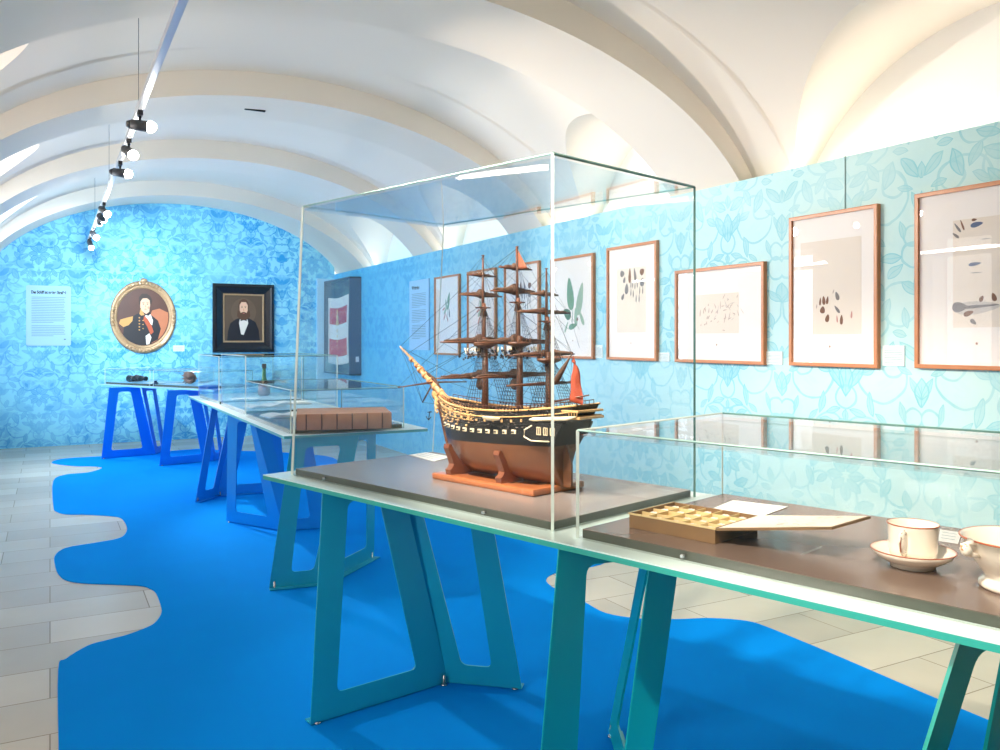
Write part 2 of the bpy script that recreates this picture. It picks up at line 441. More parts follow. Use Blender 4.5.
# ================================================================== TABLES
TH1 = math.atan2(-.959, .281)
def sc2w(s, c, z=0):
    return c2w(.704*s+.710*c, -.710*s+.704*c, z)
PROTO = dict(A=Vector((-.069,-.642)), B=Vector((0,0)), C=Vector((.28,.18)), At=Vector((-.114,-.56)), Bt=Vector((-.146,-.19)), Ct=Vector((.179,.08)))
def add_trestle(table, Aw, Cw, color, mirror=False, explicit=None, height=.90):
    pr = {k: Vector((-v.x, v.y)) if mirror else v.copy() for k, v in PROTO.items()}
    a, c = pr['A'], pr['C']
    rot = math.atan2(Cw.y-Aw.y, Cw.x-Aw.x)-math.atan2(c.y-a.y, c.x-a.x)
    R = Matrix.Rotation(rot, 2)
    mid = (Vector((Aw.x, Aw.y))+Vector((Cw.x, Cw.y)))/2; pm = (a+c)/2
    P = {k: R @ (v-pm)+mid for k, v in pr.items()}
    if explicit: P = {k: c2w(*v).to_2d() for k, v in explicit.items()}
    I = inv(table)
    L = lambda k, z: I @ Vector((P[k].x, P[k].y, z))
    A, B, C = L('A', .016), L('B', .016), L('C', .016); At, Bt, Ct = L('At', height), L('Bt', height), L('Ct', height)
    f = MB()
    for (p, q, qt, pt, op) in ((A, B, Bt, At, ((.17,.10),(.78,.10),(.68,.935),(.30,.935))), (B, C, Ct, Bt, ((.26,.09),(.66,.09),(.77,.935),(.25,.935)))):
        # make planar: project the 4th corner
        n = (q-p).cross(pt-p).normalized(); qt2 = qt - n*((qt-p).dot(n))
        bl = lambda s_, t_: (p*(1-s_)+q*s_)*(1-t_)+(pt*(1-s_)+qt2*s_)*t_
        hole = rounded([bl(*o_) for o_ in op], .03)
        f.poly([p, q, qt2, pt], .008, n, [hole])
        # turned-out bottom flange
        d = (q-p).normalized(); side = Vector((0,0,1)).cross(d).normalized()
        f.poly([p-side*.006+Vector((0,0,-.006)), q-side*.006+Vector((0,0,-.006)), q+side*.045+Vector((0,0,-.006)), p+side*.045+Vector((0,0,-.006))], .006, (0,0,1))
    lf = f.build('leg_frame', color, table)
    for p in (A, B, C):
        m = B if p is not B else (A+C)/2
        q = p+(m-p).normalized()*.03
        f = MB(); f.lathe([(.013,.0062),(.015,.007),(.015,.012),(.006,.013),(.006,.05),(.003,.052)], 12, (q.x, q.y, 0))
        f.build('levelling_foot', M_steel, lf)
    return lf
def add_top(table, corners, z0, z1, m_top, m_edge):
    I = inv(table)
    pts = [I @ Vector((p.x, p.y, z0)) for p in corners]
    f = MB(); f.poly(pts, z1-z0-.004, (0,0,1)); top = f.build('tabletop', m_edge, table)
    pts = [I @ Vector((p.x, p.y, z1-.004)) for p in corners]
    f = MB(); f.poly(pts, .004, (0,0,1)); f.build('top_surface', m_top, top)
def CW(X, Y): return c2w(X, Y, 0)
M_top1 = mat('pale aqua lacquer', (222,246,242), .2, coat=.4); M_top2 = mat('white aqua lacquer', (226,244,246), .3); M_top3 = mat('pale blue lacquer', (190,225,248), .25)
M_ed1 = mat('turquoise lacquer edge', (52,170,158), .35); M_ed2 = mat('teal lacquer edge', (80,165,172), .35); M_ed3 = mat('sky blue lacquer edge', (120,190,235), .35)
M_l11 = mat('petrol blue lacquer', (20,168,200), .32); M_l12 = mat('teal lacquer', (10,172,180), .32); M_l13 = mat('green teal lacquer', (6,160,146), .32)
M_l21 = mat('azure lacquer', (0,138,232), .35); M_l22 = mat('ocean blue lacquer', (0,142,228), .35); M_l23 = mat('deep teal lacquer', (24,160,192), .35)
M_l31 = mat('cobalt lacquer', (0,124,232), .35)
# T1 near
T1 = thing('exhibition_table', 'long pale aqua table in front with teal plate legs under the ship case', 'table', sc2w(-1.24, 2.28, 0), TH1)
add_top(T1, [sc2w(-3.267,1.80), sc2w(.80,1.80), sc2w(.80,2.765), sc2w(-3.267,2.765)], .90, .92, M_top1, M_ed1)
add_trestle(T1, CW(-.736,3.225), CW(.094,3.556), M_l11)
add_trestle(T1, CW(.42,3.16), CW(.09,2.35), M_l12, explicit=dict(A=(.42,3.16), B=(.42,2.48), C=(.09,2.35), At=(.54,2.95), Bt=(.56,2.55), Ct=(.15,2.45)))
add_trestle(T1, CW(.66,1.70), CW(1.42,1.80), M_l13, explicit=dict(A=(.66,1.70), B=(1.12,2.0), C=(1.45,1.92), At=(.93,1.69), Bt=(1.22,1.80), Ct=(1.50,1.62)))
# T2 middle
q0, q1, q2 = Vector((1.245,5.05,0)), Vector((1.262,9.11,0)), Vector((2.18,5.03,0))
T2 = thing('exhibition_table', 'long white-topped table in the middle with blue and teal plate legs', 'table', (1.71,7.08,0), 0)
add_top(T2, [q0, q2, Vector((2.2,9.09,0)), q1], .90, .92, M_top2, M_ed2)
add_trestle(T2, CW(-2.12,8.2), CW(-2.78,7.64), M_l21, mirror=True)
add_trestle(T2, CW(-2.17,6.82), CW(-1.45,6.63), M_l22, mirror=True)
add_trestle(T2, CW(-.883,5.685), CW(-1.364,5.01), M_l23)
# T3 far
a, b_ = CW(-5.30,10.97), CW(-3.31,9.65); nrm = (CW(.553,.833)-CW(0,0))*.86
T3 = thing('exhibition_table', 'far table near the portraits with bright cobalt blue legs', 'table', (a+b_+nrm)/2, math.atan2(b_.y-a.y, b_.x-a.x))
add_top(T3, [a, b_, b_+nrm, a+nrm], .90, .92, M_top3, M_ed3)
add_trestle(T3, CW(-4.98,10.49)*1.0, CW(-4.53,11.15)*1.0, M_l31, mirror=True)
add_trestle(T3, CW(-4.04,9.87)*1.0, CW(-3.53,10.6)*1.0, M_l31, mirror=True)
# ================================================================== DISPLAY CASES
M_board = mat('taupe display board', (116,98,88), .2, noise=.04, nscale=5); M_boardedge = mat('grey green board edge', (66,72,62), .4)
M_boardg = mat('blue grey display board', (134,126,122), .22)
def case(label, loc, rz, L, D, H, m_board=M_board, th=.011, lean=0.0, zoff=.9203, screws=True, board=.025, lightedges=True):
    """bonnet over a plinth board; origin = front-left corner of the board, x along the front, y to the back"""
    t = thing('display_case', label, 'display case', (loc.x, loc.y, zoff), rz, 'clear display cases on the tables')
    f = MB(); f.box(.004, L-.004, .004, D-.004, 0, board-.001); bd = f.build('base_board', M_boardedge, t)
    f = MB(); f.box(.004, L-.004, .004, D-.004, board-.001, board+.001); f.build('board_face', m_board, bd)
    if screws:
        for k in range(2):
            f = MB(); x = L*(.16 if k == 0 else .80)
            f.tube((x, -.012, board*.5), (x, .01, board*.5), .005, n=10); f.build('screw', M_steel, t)
    def pane(name, pts, n):
        f = MB(); f.use(GLASS).poly(pts, th, n); return f.build(name, None, t)
    g = th+.0008
    e = lean
    pane('front_pane', [(g,-th,0),(L-g,-th,0),(L-g,-th,H-g),(g+e,-th,H-g)], (0,1,0))
    pane('back_pane', [(g,D,0),(L-g,D,0),(L-g,D,H-g),(g+e,D,H-g)], (0,1,0))
    pane('left_pane', [(0,0,0),(0,D,0),(e,D,H-g),(e,0,H-g)], (-1,0,0))
    pane('right_pane', [(L,0,0),(L,D,0),(L,D,H-g),(L,0,H-g)], (1,0,0))
    pane('top_pane', [(e,0,H-th),(L,0,H-th),(L,D,H-th),(e,D,H-th)], (0,0,1))
    # polished glued edges
    r = th*.5
    def bar(a, b, m, rr=r):
        f = MB(); f.tube(a, b, rr*.98, n=4, smooth=False); f.build('polished_edge', m, t)
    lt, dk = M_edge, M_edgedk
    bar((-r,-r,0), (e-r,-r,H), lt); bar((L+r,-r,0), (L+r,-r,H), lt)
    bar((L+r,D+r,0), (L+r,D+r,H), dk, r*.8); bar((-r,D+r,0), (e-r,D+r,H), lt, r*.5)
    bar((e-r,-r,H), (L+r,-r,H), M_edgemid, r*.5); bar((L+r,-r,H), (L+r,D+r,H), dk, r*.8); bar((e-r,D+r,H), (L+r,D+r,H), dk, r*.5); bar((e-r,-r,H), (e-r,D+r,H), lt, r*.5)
    return t
case('tall clear case over the ship model on the front table', sc2w(-3.17,1.895), TH1, 1.485, .775, 1.145, lean=.085, m_board=M_boardg, th=.013)
case('low wide clear case over the porcelain and open compartment box', sc2w(-1.566,1.886), TH1, 2.2, .80, .315, m_board=M_board, th=.013)
R90 = PI/2
def onT2(v, u): return Vector((v, u, 0))
# cases on the middle table: origin at front-left seen from the near end; x axis across, y along
case('low clear case over the thick leather folio on the middle table', onT2(1.31,5.13), 0, .735, 1.32, .27, th=.009, screws=False)
case('taller clear case in the middle of the middle table over white booklets', onT2(1.34,6.62), 0, .72, 1.02, .455, th=.009, screws=False, m_board=mat('pale blue board', (170,205,225), .3))
case('clear case at the far end of the middle table with the bottle', onT2(1.34,7.78), 0, .74, 1.15, .43, th=.009, screws=False, m_board=mat('pale blue board', (170,205,225), .3))
thT3 = T3.rotation_euler.z
aw = Vector((a.x, a.y, 0)); dw = (b_-a).normalized(); nw = nrm.normalized()
case('small clear case over the binoculars at the left of the far table', aw+dw*.04+nw*.08, thT3, .98, .66, .20, th=.008, screws=False, m_board=mat('blue board', (120,180,215), .35))
case('small clear case over the brown shell on the far table', aw+dw*1.1+nw*.08, thT3, 1.05, .66, .20, th=.008, screws=False, m_board=mat('blue board', (120,180,215), .35))

# ================================================================== SHIP
ZB = .946
base = thing('model_stand', 'reddish wooden stand with curved cradles carrying the model ship', 'stand', sc2w(-2.28, 2.285, ZB), TH1)
M_standw = mat('varnished red wood', (172,104,64), .28, noise=.2, nscale=25, coat=.4)
M_cradle = mat('polished copper wood', (122,74,52), .25, noise=.15, nscale=20, coat=.4)
def bxb(x0,x1,y0,y1,z0,z1,bev,name,m,p):
    f = MB(); f.box(x0,x1,y0,y1,z0,z1,bev); return f.build(name,m,p)
f = MB()
f.box(-.272,.272,-.14,-.085,0,.025,.009); f.box(-.272,.272,.085,.14,0,.025,.009); f.box(-.262,.262,-.084,.084,.003,.021,.004)
f.box(.225,.285,-.142,.142,.001,.027,.009)
f.build('base_board', M_standw, base)
for xc in (-.185, .095):
    prof = [(-.125,.024),(-.130,.045),(-.116,.054),(-.110,.066),(-.122,.096),(-.139,.130),(-.136,.146),(-.124,.146),(-.112,.124),(-.085,.088),(-.055,.066),(0,.054)]
    pts = prof+[(-y, z) for y, z in prof[-2::-1]]
    f = MB(); f.poly([(xc-.015, y, z) for y, z in pts], .030, (1,0,0)); f.build('cradle', M_cradle, base)
ship = thing('model_ship', 'dark wooden three-masted warship model with furled brown sails', 'model ship', sc2w(-2.28, 2.285, ZB+.025), TH1)
M_copper = mat('brown copper hull', (104,68,46), .3, noise=.25, nscale=14, coat=.3)
M_hull = mat('black hull paint', (30,30,30), .35, noise=.2, nscale=30)
M_gold = mat('tarnished gold carving', (196,158,104), .4, noise=.25, nscale=60)
M_cream = mat('cream ship paint', (226,212,180), .5)
M_spar = mat('brown spar wood', (88,54,36), .45, noise=.25, nscale=40)
M_sail = mat('furled brown canvas', (82,58,44), .8, noise=.35, nscale=60, bump=.6)
M_rope = mat('tarred rope', (34,30,30), .8)
M_deck = mat('deck planks', (150,108,70), .5, noise=.15, nscale=40)
M_red = mat('faded red bunting', (156,66,40), .75, noise=.2, nscale=30)
M_bow = mat('pale bowsprit wood', (214,158,110), .4, noise=.25, nscale=50)
def xb(z): return -.285-.10*max(0, min(1, z/.30))**.8
def xs(z): return .305 if z < .13 else .305+.110*((z-.13)/.17)
def sheer(t): return .262+(.045 if t < .42 else .030)*(2*abs(t-.42))**2.0
def half(t, z):
    B = .108*min(1, (math.sin(min(1, t/.38)*PI/2))**.75)
    if t > .6: B *= 1-.30*((t-.6)/.4)**1.6
    h = z/.17
    full = 1-math.exp(-3.2*max(0, z-.004)/.075) if h < 3 else 1
    fine = (1-abs(2*t-1)**2.6)                       # fine ends below the water
    low = max(0, 1-z/.15)
    s_ = full*((1-low)+low*(.25+.75*fine))
    if z > .17: s_ *= 1-.16*((z-.17)/.13)
    return max(.004, B*s_)
NT = 34
def hull_part(zlo_, zhi_f, rows, name, m, parent, both=True, x_out=0.0):
    bm = bmesh.new()
    R = {}
    for sd in (-1, 1):
        for i in range(NT+1):
            t = i/NT; zt = zhi_f(t); zlo = zlo_(t)
            for j in range(rows+1):
                z = zlo+(zt-zlo)*j/rows
                x = xb(z)+(xs(z)-xb(z))*t
                R[sd, i, j] = bm.verts.new((x, sd*(half(t, z)+x_out), z))
    for sd in (-1, 1):
        for i in range(NT):
            for j in range(rows):
                f = bm.faces.new((R[sd,i,j], R[sd,i+1,j], R[sd,i+1,j+1], R[sd,i,j+1])); f.smooth = True
    for i in (0, NT):
        for j in range(rows):
            bm.faces.new((R[-1,i,j], R[1,i,j], R[1,i,j+1], R[-1,i,j+1]))
    if zlo_(0) < .01:
        for i in range(NT): bm.faces.new((R[-1,i,0], R[-1,i+1,0], R[1,i+1,0], R[1,i,0]))
    g = MB(); g.bm.free(); g.bm = bm
    return g.build(name, m, parent)
hull = hull_part(lambda t: 0.0, lambda t: .128+.022*t, 10, 'hull', M_copper, ship)
hull_part(lambda t: .128+.022*t, sheer, 10, 'topside', M_hull, ship)
# deck
bm = bmesh.new(); prev = None
for i in range(NT+1):
    t = i/NT; z = sheer(t)-.022; x = xb(z)+(xs(z)-xb(z))*t; y = half(t, z)*.98
    cur = (bm.verts.new((x,-y,z)), bm.verts.new((x,y,z)))
    if prev: bm.faces.new((prev[0], cur[0], cur[1], prev[1]))
    prev = cur
g = MB(); g.bm.free(); g.bm = bm; g.build('deck', M_deck, ship)
def side_pt(t, z, sd=-1, out=.0):
    return Vector((xb(z)+(xs(z)-xb(z))*t, sd*(half(t, z)+out), z))
def wale(dz, r, name, m, t0=0.0, t1=1.0):
    f = MB()
    for sd in (-1, 1):
        f.path([side_pt(t0+(t1-t0)*k/40, dz(t0+(t1-t0)*k/40), sd, .002) for k in range(41)], r, 6)
    f.build(name, m, ship)
wale(lambda t: sheer(t), .0045, 'cap_rail', M_gold)
wale(lambda t: sheer(t)-.024, .0028, 'wale', M_gold)
wale(lambda t: sheer(t)-.056, .0022, 'wale', M_hull)
# keel, stem and rudder
f = MB(); f.poly([(-.285,-.004,.0),(.31,-.004,.0),(.31,-.004,.012),(-.27,-.004,.012)], .008, (0,1,0))
f.poly([(-.283,-.005,0),(-.300,-.005,.03),(-.345,-.005,.11),(-.375,-.005,.2),(-.40,-.005,.27),(-.385,-.005,.28),(-.36,-.005,.2),(-.33,-.005,.12),(-.29,-.005,.04)], .010, (0,1,0))
f.build('keel', M_copper, ship)
f = MB(); f.poly(rounded([(.300,-.005,0),(.342,-.005,.0),(.342,-.005,.09),(.318,-.005,.155),(.302,-.005,.155)], .012), .010, (0,1,0)); f.build('rudder', M_copper, ship)
# gun ports and cannons along both sides
for sd in (-1, 1):
    for k in range(11):
        t = .10+k*.062; z = .178+.02*(2*abs(t-.42))**2+.01*t
        p = side_pt(t, z, sd, .001)
        f = MB(); f.box(p.x-.011, p.x+.011, p.y-.002, p.y+.002, z-.0075, z+.0075, .001)
        gp = f.build('gun_port', M_cream, ship)
        f = MB(); f.tube((p.x, p.y, z-.001), (p.x, p.y+sd*.014, z), .0034, .0026, 8); f.build('cannon', M_hull, gp)
        z2 = sheer(t)-.038; p = side_pt(t+.02, z2, sd, .001)
        f = MB(); f.box(p.x-.005, p.x+.005, p.y-.0015, p.y+.0015, z2-.005, z2+.005, .001); f.build('gun_port', M_gold, ship)
# carved bow: figurehead, head rails
f = MB(); f.blob((-.415,0,.30), .014, (1.3,.8,1.6), 2, .15); f.blob((-.425,0,.325), .009, sub=2, jit=.1)
f.path([(-.41,0,.29),(-.395,0,.26),(-.38,0,.22)], [.009,.007,.004], 6); f.build('figurehead', M_gold, ship)
f = MB()
for sd in (-1,1):
    for q in range(3):
        f.path([(-.41,sd*.006,.285-q*.016),(-.385,sd*.02,.268-q*.018),(-.355,sd*.04,.262-q*.018),(-.325,sd*.062,.268-q*.016)], .0032, 6)
    for q in range(14):
        t = .02+q*.028; p = side_pt(t, sheer(t)-.013-.008*(q%2), sd, .003); f.blob(p, .0055, (1.3,.5,.8), 1, .2)
    for q in range(10):
        t = .04+q*.03; p = side_pt(t, .215+.01*(q%2), sd, .003); f.blob(p, .006, (1.2,.5,.8), 1, .25)
    for q in range(70):
        t = random.uniform(.02,.40); z_ = random.uniform(.195, sheer(t)-.004); p = side_pt(t, z_, sd, .002); f.blob(p, random.uniform(.0025,.005), (1.6,.5,.8), 1, .25)
    for dz in (.010,.020,.031,.043): f.path([side_pt(.01+.40*k/12, sheer(.01+.40*k/12)-dz, sd, .002) for k in range(13)], .0013, 5)
f.build('carved_head_rails', M_gold, ship)
f = MB()
for sd in (-1,1):
    for q in range(60):
        t = random.uniform(.40,.8); z_ = random.uniform(.20, sheer(t)-.006); p = side_pt(t, z_, sd, .002); f.blob(p, random.uniform(.0025,.0045), (1.8,.5,.7), 1, .25)
f.build('side_fittings', mat('greyed timber', (92,82,74), .6), ship)
# stern galleries with windows
for sd in (-1,1):
    f = MB(); pts = [side_pt(.86,.165,sd,.0), side_pt(1.0,.175,sd,0), side_pt(1.0,.235,sd,0), side_pt(.84,.235,sd,0)]
    pts = [p+Vector((0,sd*.004,0)) for p in pts]
    f.poly(rounded(pts, .01), .012, (0,sd,0)); ga = f.build('stern_gallery', M_hull, ship)
    for k in range(3):
        t = .89+.04*k; p = side_pt(t, .205, sd, .018)
        f = MB()
        for (dx0,dx1,dz0,dz1) in ((-.010,-.0075,-.014,.014),(.0075,.010,-.014,.014),(-.010,.010,.0115,.014),(-.010,.010,-.014,-.0115),(-.001,.001,-.014,.014)):
            f.box(p.x+dx0, p.x+dx1, p.y-.002, p.y+.002, p.z+dz0, p.z+dz1)
        f.build('window_frame', M_cream, ga)
    f = MB(); f.path([side_pt(.80+.2*k/8, .243+.012*k/8, sd, .014) for k in range(9)]+[Vector((.42, sd*.07, .262))], [.003]+[.0075]*8+[.003], 8); f.build('gallery_moulding', M_cream, ship)
    f = MB(); f.path([side_pt(.83,.222,sd,.014), side_pt(.80,.205,sd,.016), side_pt(.815,.18,sd,.016), side_pt(.87,.168,sd,.016), side_pt(.98,.17,sd,.016)], .003, 6); f.build('scroll_carving', M_cream, ship)
f = MB(); f.box(.375,.435,-.068,.068,.252,.262,.003); f.box(.34,.43,-.072,.072,.276,.284,.003)
for k in range(7): f.tube((.35+.012*k,-.068,.256),(.35+.012*k,-.068,.280),.0016,n=6)
f.build('stern_balcony', M_gold, ship)
# side boat
f = MB()
prof = [(-.045,.002),(-.035,.010),(-.01,.014),(.015,.014),(.038,.009),(.046,.002)]
rings = []
for (x, w_) in prof:
    rings.append([f.bm.verts.new((x, w_*math.sin(a_), -.014*math.cos(a_)*(.3+.7*w_/.014))) for a_ in [(-PI/2)+PI*k/8 for k in range(9)]])
for r1, r2 in zip(rings, rings[1:]):
    for k in range(8): f.bm.faces.new((r1[k], r1[k+1], r2[k+1], r2[k])).smooth = True
boat = f.build('side_boat', M_cream, ship, M=Matrix.Translation((.055,-.128,.243)))
# deck furniture
f = MB(); f.box(-.03,.03,-.025,.025,.235,.262,.003); f.box(.12,.19,-.03,.03,.235,.268,.003); f.box(-.23,-.19,-.02,.02,.24,.262,.003); f.build('hatch', M_spar, ship)
f = MB(); f.box(-.012,.012,-.05,.05,.255,.275,.002); f.use(M_red); 
for k in range(6): f.box(-.014,.014,-.05+k*.018,-.042+k*.018,.254,.277)
f.build('striped_awning', None, ship) if False else f.bm.free()
# rail stanchions / hammock nets
f = MB()
for sd in (-1,1):
    for k in range(36):
        t = .06+k*.026
        if t > .97: break
        p = side_pt(t, sheer(t), sd, -.002); f.tube(p, p+Vector((0,0,.016)), .0012, n=5)
    f.path([side_pt(.06+.91*k/30, sheer(.06+.91*k/30), sd, -.002)+Vector((0,0,.016)) for k in range(31)], .0016, 5)
f.build('hammock_rail', M_spar, ship)
# masts
MASTS = [('fore', -.108, .865, [(.795,.078,.45),(.715,.115,.8),(.53,.215,1.0),(.392,.235,.9)], .51, .655),
         ('main', .082, .885, [(.812,.090,.6),(.722,.130,1.0),(.527,.215,1.15),(.400,.225,.9)], .515, .67),
         ('mizzen', .232, .792, [(.706,.075,.5),(.640,.145,.55),(.484,.17,.5),(.376,.20,.15)], .455, .595)]
ropes = MB()
for (nm, mx, mz, yards, ztop, zcross) in MASTS:
    f = MB(); f.tube((mx,0,.2),(mx,0,ztop+.03),.0150,.0115,12); f.tube((mx-.008,0,ztop-.04),(mx-.008,0,zcross+.02),.0105,.008,10)
    f.tube((mx-.013,0,zcross-.03),(mx-.013,0,mz),.0070,.003,8); f.blob((mx-.013,0,mz), .006, (1.3,1.3,.5), 1)
    for k in range(6): f.lathe([(.013,-.003),(.013,.003)], 12, (mx,0,.30+k*.033))
    mast = f.build('mast', M_spar, ship)
    f = MB(); f.lathe([(.012,-.016),(.042,-.004),(.046,.0),(.046,.006),(.012,.008)], 14, (mx,0,ztop), sx=.85, sy=1.15)
    for k in range(9):
        a_ = 2*PI*k/9; f.tube((mx+.037*math.cos(a_), .048*math.sin(a_), ztop), (mx+.037*math.cos(a_), .048*math.sin(a_), ztop+.022), .0013, n=5)
    f.build('mast_top', M_spar, mast)
    f = MB(); f.box(mx-.03,mx+.012,-.003,.003,zcross,zcross+.005); f.box(mx-.026,mx-.02,-.03,.03,zcross,zcross+.005); f.box(mx-.006,mx,-.03,.03,zcross,zcross+.005)
    f.lathe([(.016,-.03),(.009,-.005),(.016,0)], 10, (mx-.01,0,zcross)); f.build('crosstree', M_spar, mast)
    for (yz, hl, fat) in yards:
        yz -= .009
        fx = mx-.022
        f = MB(); f.path([(fx,-hl,yz),(fx,-hl*.5,yz),(fx,0,yz),(fx,hl*.5,yz),(fx,hl,yz)], [.003,.0052,.0068,.0052,.003], 8)
        yd = f.build('yard', M_spar, ship)
        f = MB(); n = 16; pts = []; rs = []
        for k in range(n+1):
            q = -1+2*k/n; pts.append((fx-.006, q*hl*.88, yz+.006*fat+random.uniform(-.002,.002))); rs.append((.003+.013*fat*(1-abs(q))**1.0)*random.uniform(.8,1.2))
        f.path(pts, rs, 8); 
        f.blob((fx-.006,0,yz+.010*fat), .016*fat+.004, (.9,1.3,1.1), 2, .12)
        if yz < .6 and fat > .8: f.blob((fx-.004,-.0,yz-.03), .018, (.8,1.2,1.3), 2, .12)
        f.build('furled_sail', M_sail, yd)
        up = min(mz, yz+.085)
        for sd in (-1,1):
            ropes.tube((fx,sd*hl*.97,yz),(mx-.01,0,up),.0006,n=4); ropes.tube((fx,sd*hl*.55,yz),(mx-.01,0,up),.0005,n=4)
            ropes.tube((fx,sd*hl*.97,yz),(mx+.12,sd*.03,max(.30,yz-.13)),.0005,n=4)
    f = MB(); f.use(M_rope)
    for k in range(46):
        f.blob((mx+random.uniform(-.02,.03), random.uniform(-.13,.13), ztop-.035+random.uniform(-.022,.012)), random.uniform(.003,.006), sub=1)
    f.use(M_cream)
    for k in range(22):
        y_ = random.uniform(-.11,.11); f.tube((mx-.012, y_, ztop-.012), (mx-.008+random.uniform(-.006,.006), y_+random.uniform(-.006,.006), ztop-.012-random.uniform(.01,.03)), .0018, n=5)
    if nm != 'mizzen': f.build('futtock_blocks', None, mast)
    else: f.bm.free()
    # shrouds with ratlines
    for sd in (-1,1):
        lines = []
        for k in range(7):
            x0 = mx-.015+k*.017; tt = (x0-xb(.27))/(xs(.27)-xb(.27)); yb = half(min(.98,tt), .262)+.006
            p0 = Vector((x0, sd*yb, .262)); p1 = Vector((mx+(k-3)*.004, sd*.018, ztop-.01)); lines.append((p0,p1)); ropes.tube(p0,p1,.00115,n=4)
            ropes.blob(p0+Vector((0,0,.012)), .0035, sub=1)
        for r in range(1,16):
            q = r/16; ropes.path([a0.lerp(a1,q) for a0,a1 in lines], .0007, 4)
        l2 = []
        for k in range(5):
            p0 = Vector((mx-.02+k*.012, sd*.045, ztop+.004)); p1 = Vector((mx-.008, sd*.006, zcross+.004)); l2.append((p0,p1)); ropes.tube(p0,p1,.001,n=4)
        for r in range(1,10): ropes.path([a0.lerp(a1,r/10) for a0,a1 in l2], .0004, 4)
        for k in range(2): ropes.tube((mx-.01+k*.012, sd*.028, zcross+.004),(mx-.013,0,mz-.03),.0005,n=4)
        # backstays
        ropes.tube((mx-.012,0,mz-.04),(mx+.11,sd*.095,.27),.0006,n=4); ropes.tube((mx-.01,0,zcross),(mx+.10,sd*.097,.27),.0007,n=4)
# bowsprit
BT = Vector((-.655,0,.500)); B0 = Vector((-.33,0,.275))
f = MB(); f.path([B0, B0.lerp(BT,.3), B0.lerp(BT,.6)], [.0145,.013,.010], 10); f.path([B0.lerp(BT,.42)+Vector((0,.004,.008)), BT], [.0085,.0045], 8)
for q in (.15,.25,.36,.46,.56,.64,.75): 
    p = B0.lerp(BT,q); d = (BT-B0).normalized()*.006; f.tube(p-d, p+d, .0165 if q<.6 else .0115, n=10)
bs = f.build('bowsprit', M_bow, ship)
f = MB(); f.path([B0.lerp(BT,.12)+Vector((0,0,.012)), B0.lerp(BT,.3)+Vector((0,.004,.02)), B0.lerp(BT,.5)+Vector((0,0,.013))], [.004,.009,.003], 7); f.build('furled_jib', M_sail, bs)
f = MB(); f.path([(-.425,-.19,.335),(-.425,0,.350),(-.425,.19,.345)], [.0025,.0045,.0025], 7); f.build('spritsail_yard', M_spar, ship)
f = MB(); f.path([(-.43,0,.345),(-.475,-.02,.262)], [.004,.0028], 7); f.build('martingale', M_spar, ship)
for (p, q) in ((BT,(-.144,0,.80)),(B0.lerp(BT,.85),(-.136,0,.665)),(B0.lerp(BT,.6),(-.13,0,.655)),(B0.lerp(BT,.45),(-.126,0,.525)),(B0.lerp(BT,.5),(-.126,0,.52)),
               ((-.13,0,.855),(.06,0,.68)),((-.126,0,.29),(.073,0,.52)),((-.126,0,.51),(.06,0,.67)),((-.139,0,.78),(.06,0,.875)),
               ((.073,0,.29),(.232,0,.46)),((.073,0,.52),(.22,0,.6)),((.06,0,.68),(.22,0,.785)),
               (BT,(-.475,-.02,.262)),((-.475,-.02,.262),(-.39,0,.26)),(BT,(-.36,0,.2)),(B0.lerp(BT,.6),(-.425,-.19,.335)),(BT,(-.425,.19,.345)),(B0.lerp(BT,.8),(-.475,-.02,.262)),
               ((.343,0,.48),(.22,0,.70)),((.343,0,.48),(.38,-.06,.30)),((.30,0,.44),(.22,0,.6))):
    ropes.tube(p, q, .0008, n=4)
ropes.build('rigging', M_rope, ship)
# spanker gaff, boom, flags
f = MB(); f.path([(.238,0,.36),(.345,0,.482)], [.0045,.0025], 7); f.path([(.238,0,.30),(.42,0,.335)], [.0045,.0025], 7); f.build('gaff', M_spar, ship)
f = MB(); f.path([(.242,0,.37),(.27,0,.385),(.30,0,.425),(.33,0,.463)], [.006,.012,.009,.003], 8); f.path([(.25,0,.49),(.28,0,.485),(.345,0,.484)], [.008,.006,.003], 8); f.build('furled_spanker', M_sail, ship)
def flag(pts_fn, nu, nv, name, m):
    bm = bmesh.new(); Gd = [[bm.verts.new(pts_fn(i/nu, j/nv)) for j in range(nv+1)] for i in range(nu+1)]
    for i in range(nu):
        for j in range(nv): bm.faces.new((Gd[i][j],Gd[i+1][j],Gd[i+1][j+1],Gd[i][j+1])).smooth = True
    g = MB(); g.bm.free(); g.bm = bm; o = g.build(name, m, ship)
    so = o.modifiers.new('Solidify', 'SOLIDIFY'); so.thickness = .0008
    return o
# ensign hanging from the gaff end, pennant on the main mast
flag(lambda a_, b_: Vector((.346+.062*a_*(b_**.45)+.004*math.sin(9*b_)-.022*b_, .008*math.sin(6*a_+3*b_), .470-.155*b_-.02*a_)), 8, 12, 'ensign', M_red)
flag(lambda a_, b_: Vector((.062+.05*a_*b_+.002*math.sin(8*a_), .012*b_*a_, .885-.085*b_)), 8, 8, 'pennant', mat('brown red pennant', (118,66,44), .75))
# anchor
f = MB(); f.path([(-.36,-.075,.235),(-.362,-.08,.20)], .002, 5); f.path([(-.378,-.08,.213),(-.362,-.08,.199),(-.346,-.08,.213)], .002, 5); f.tube((-.36,-.075-.012,.232),(-.36,-.075+.012,.232),.0018,n=5); f.build('anchor', M_rope, ship)

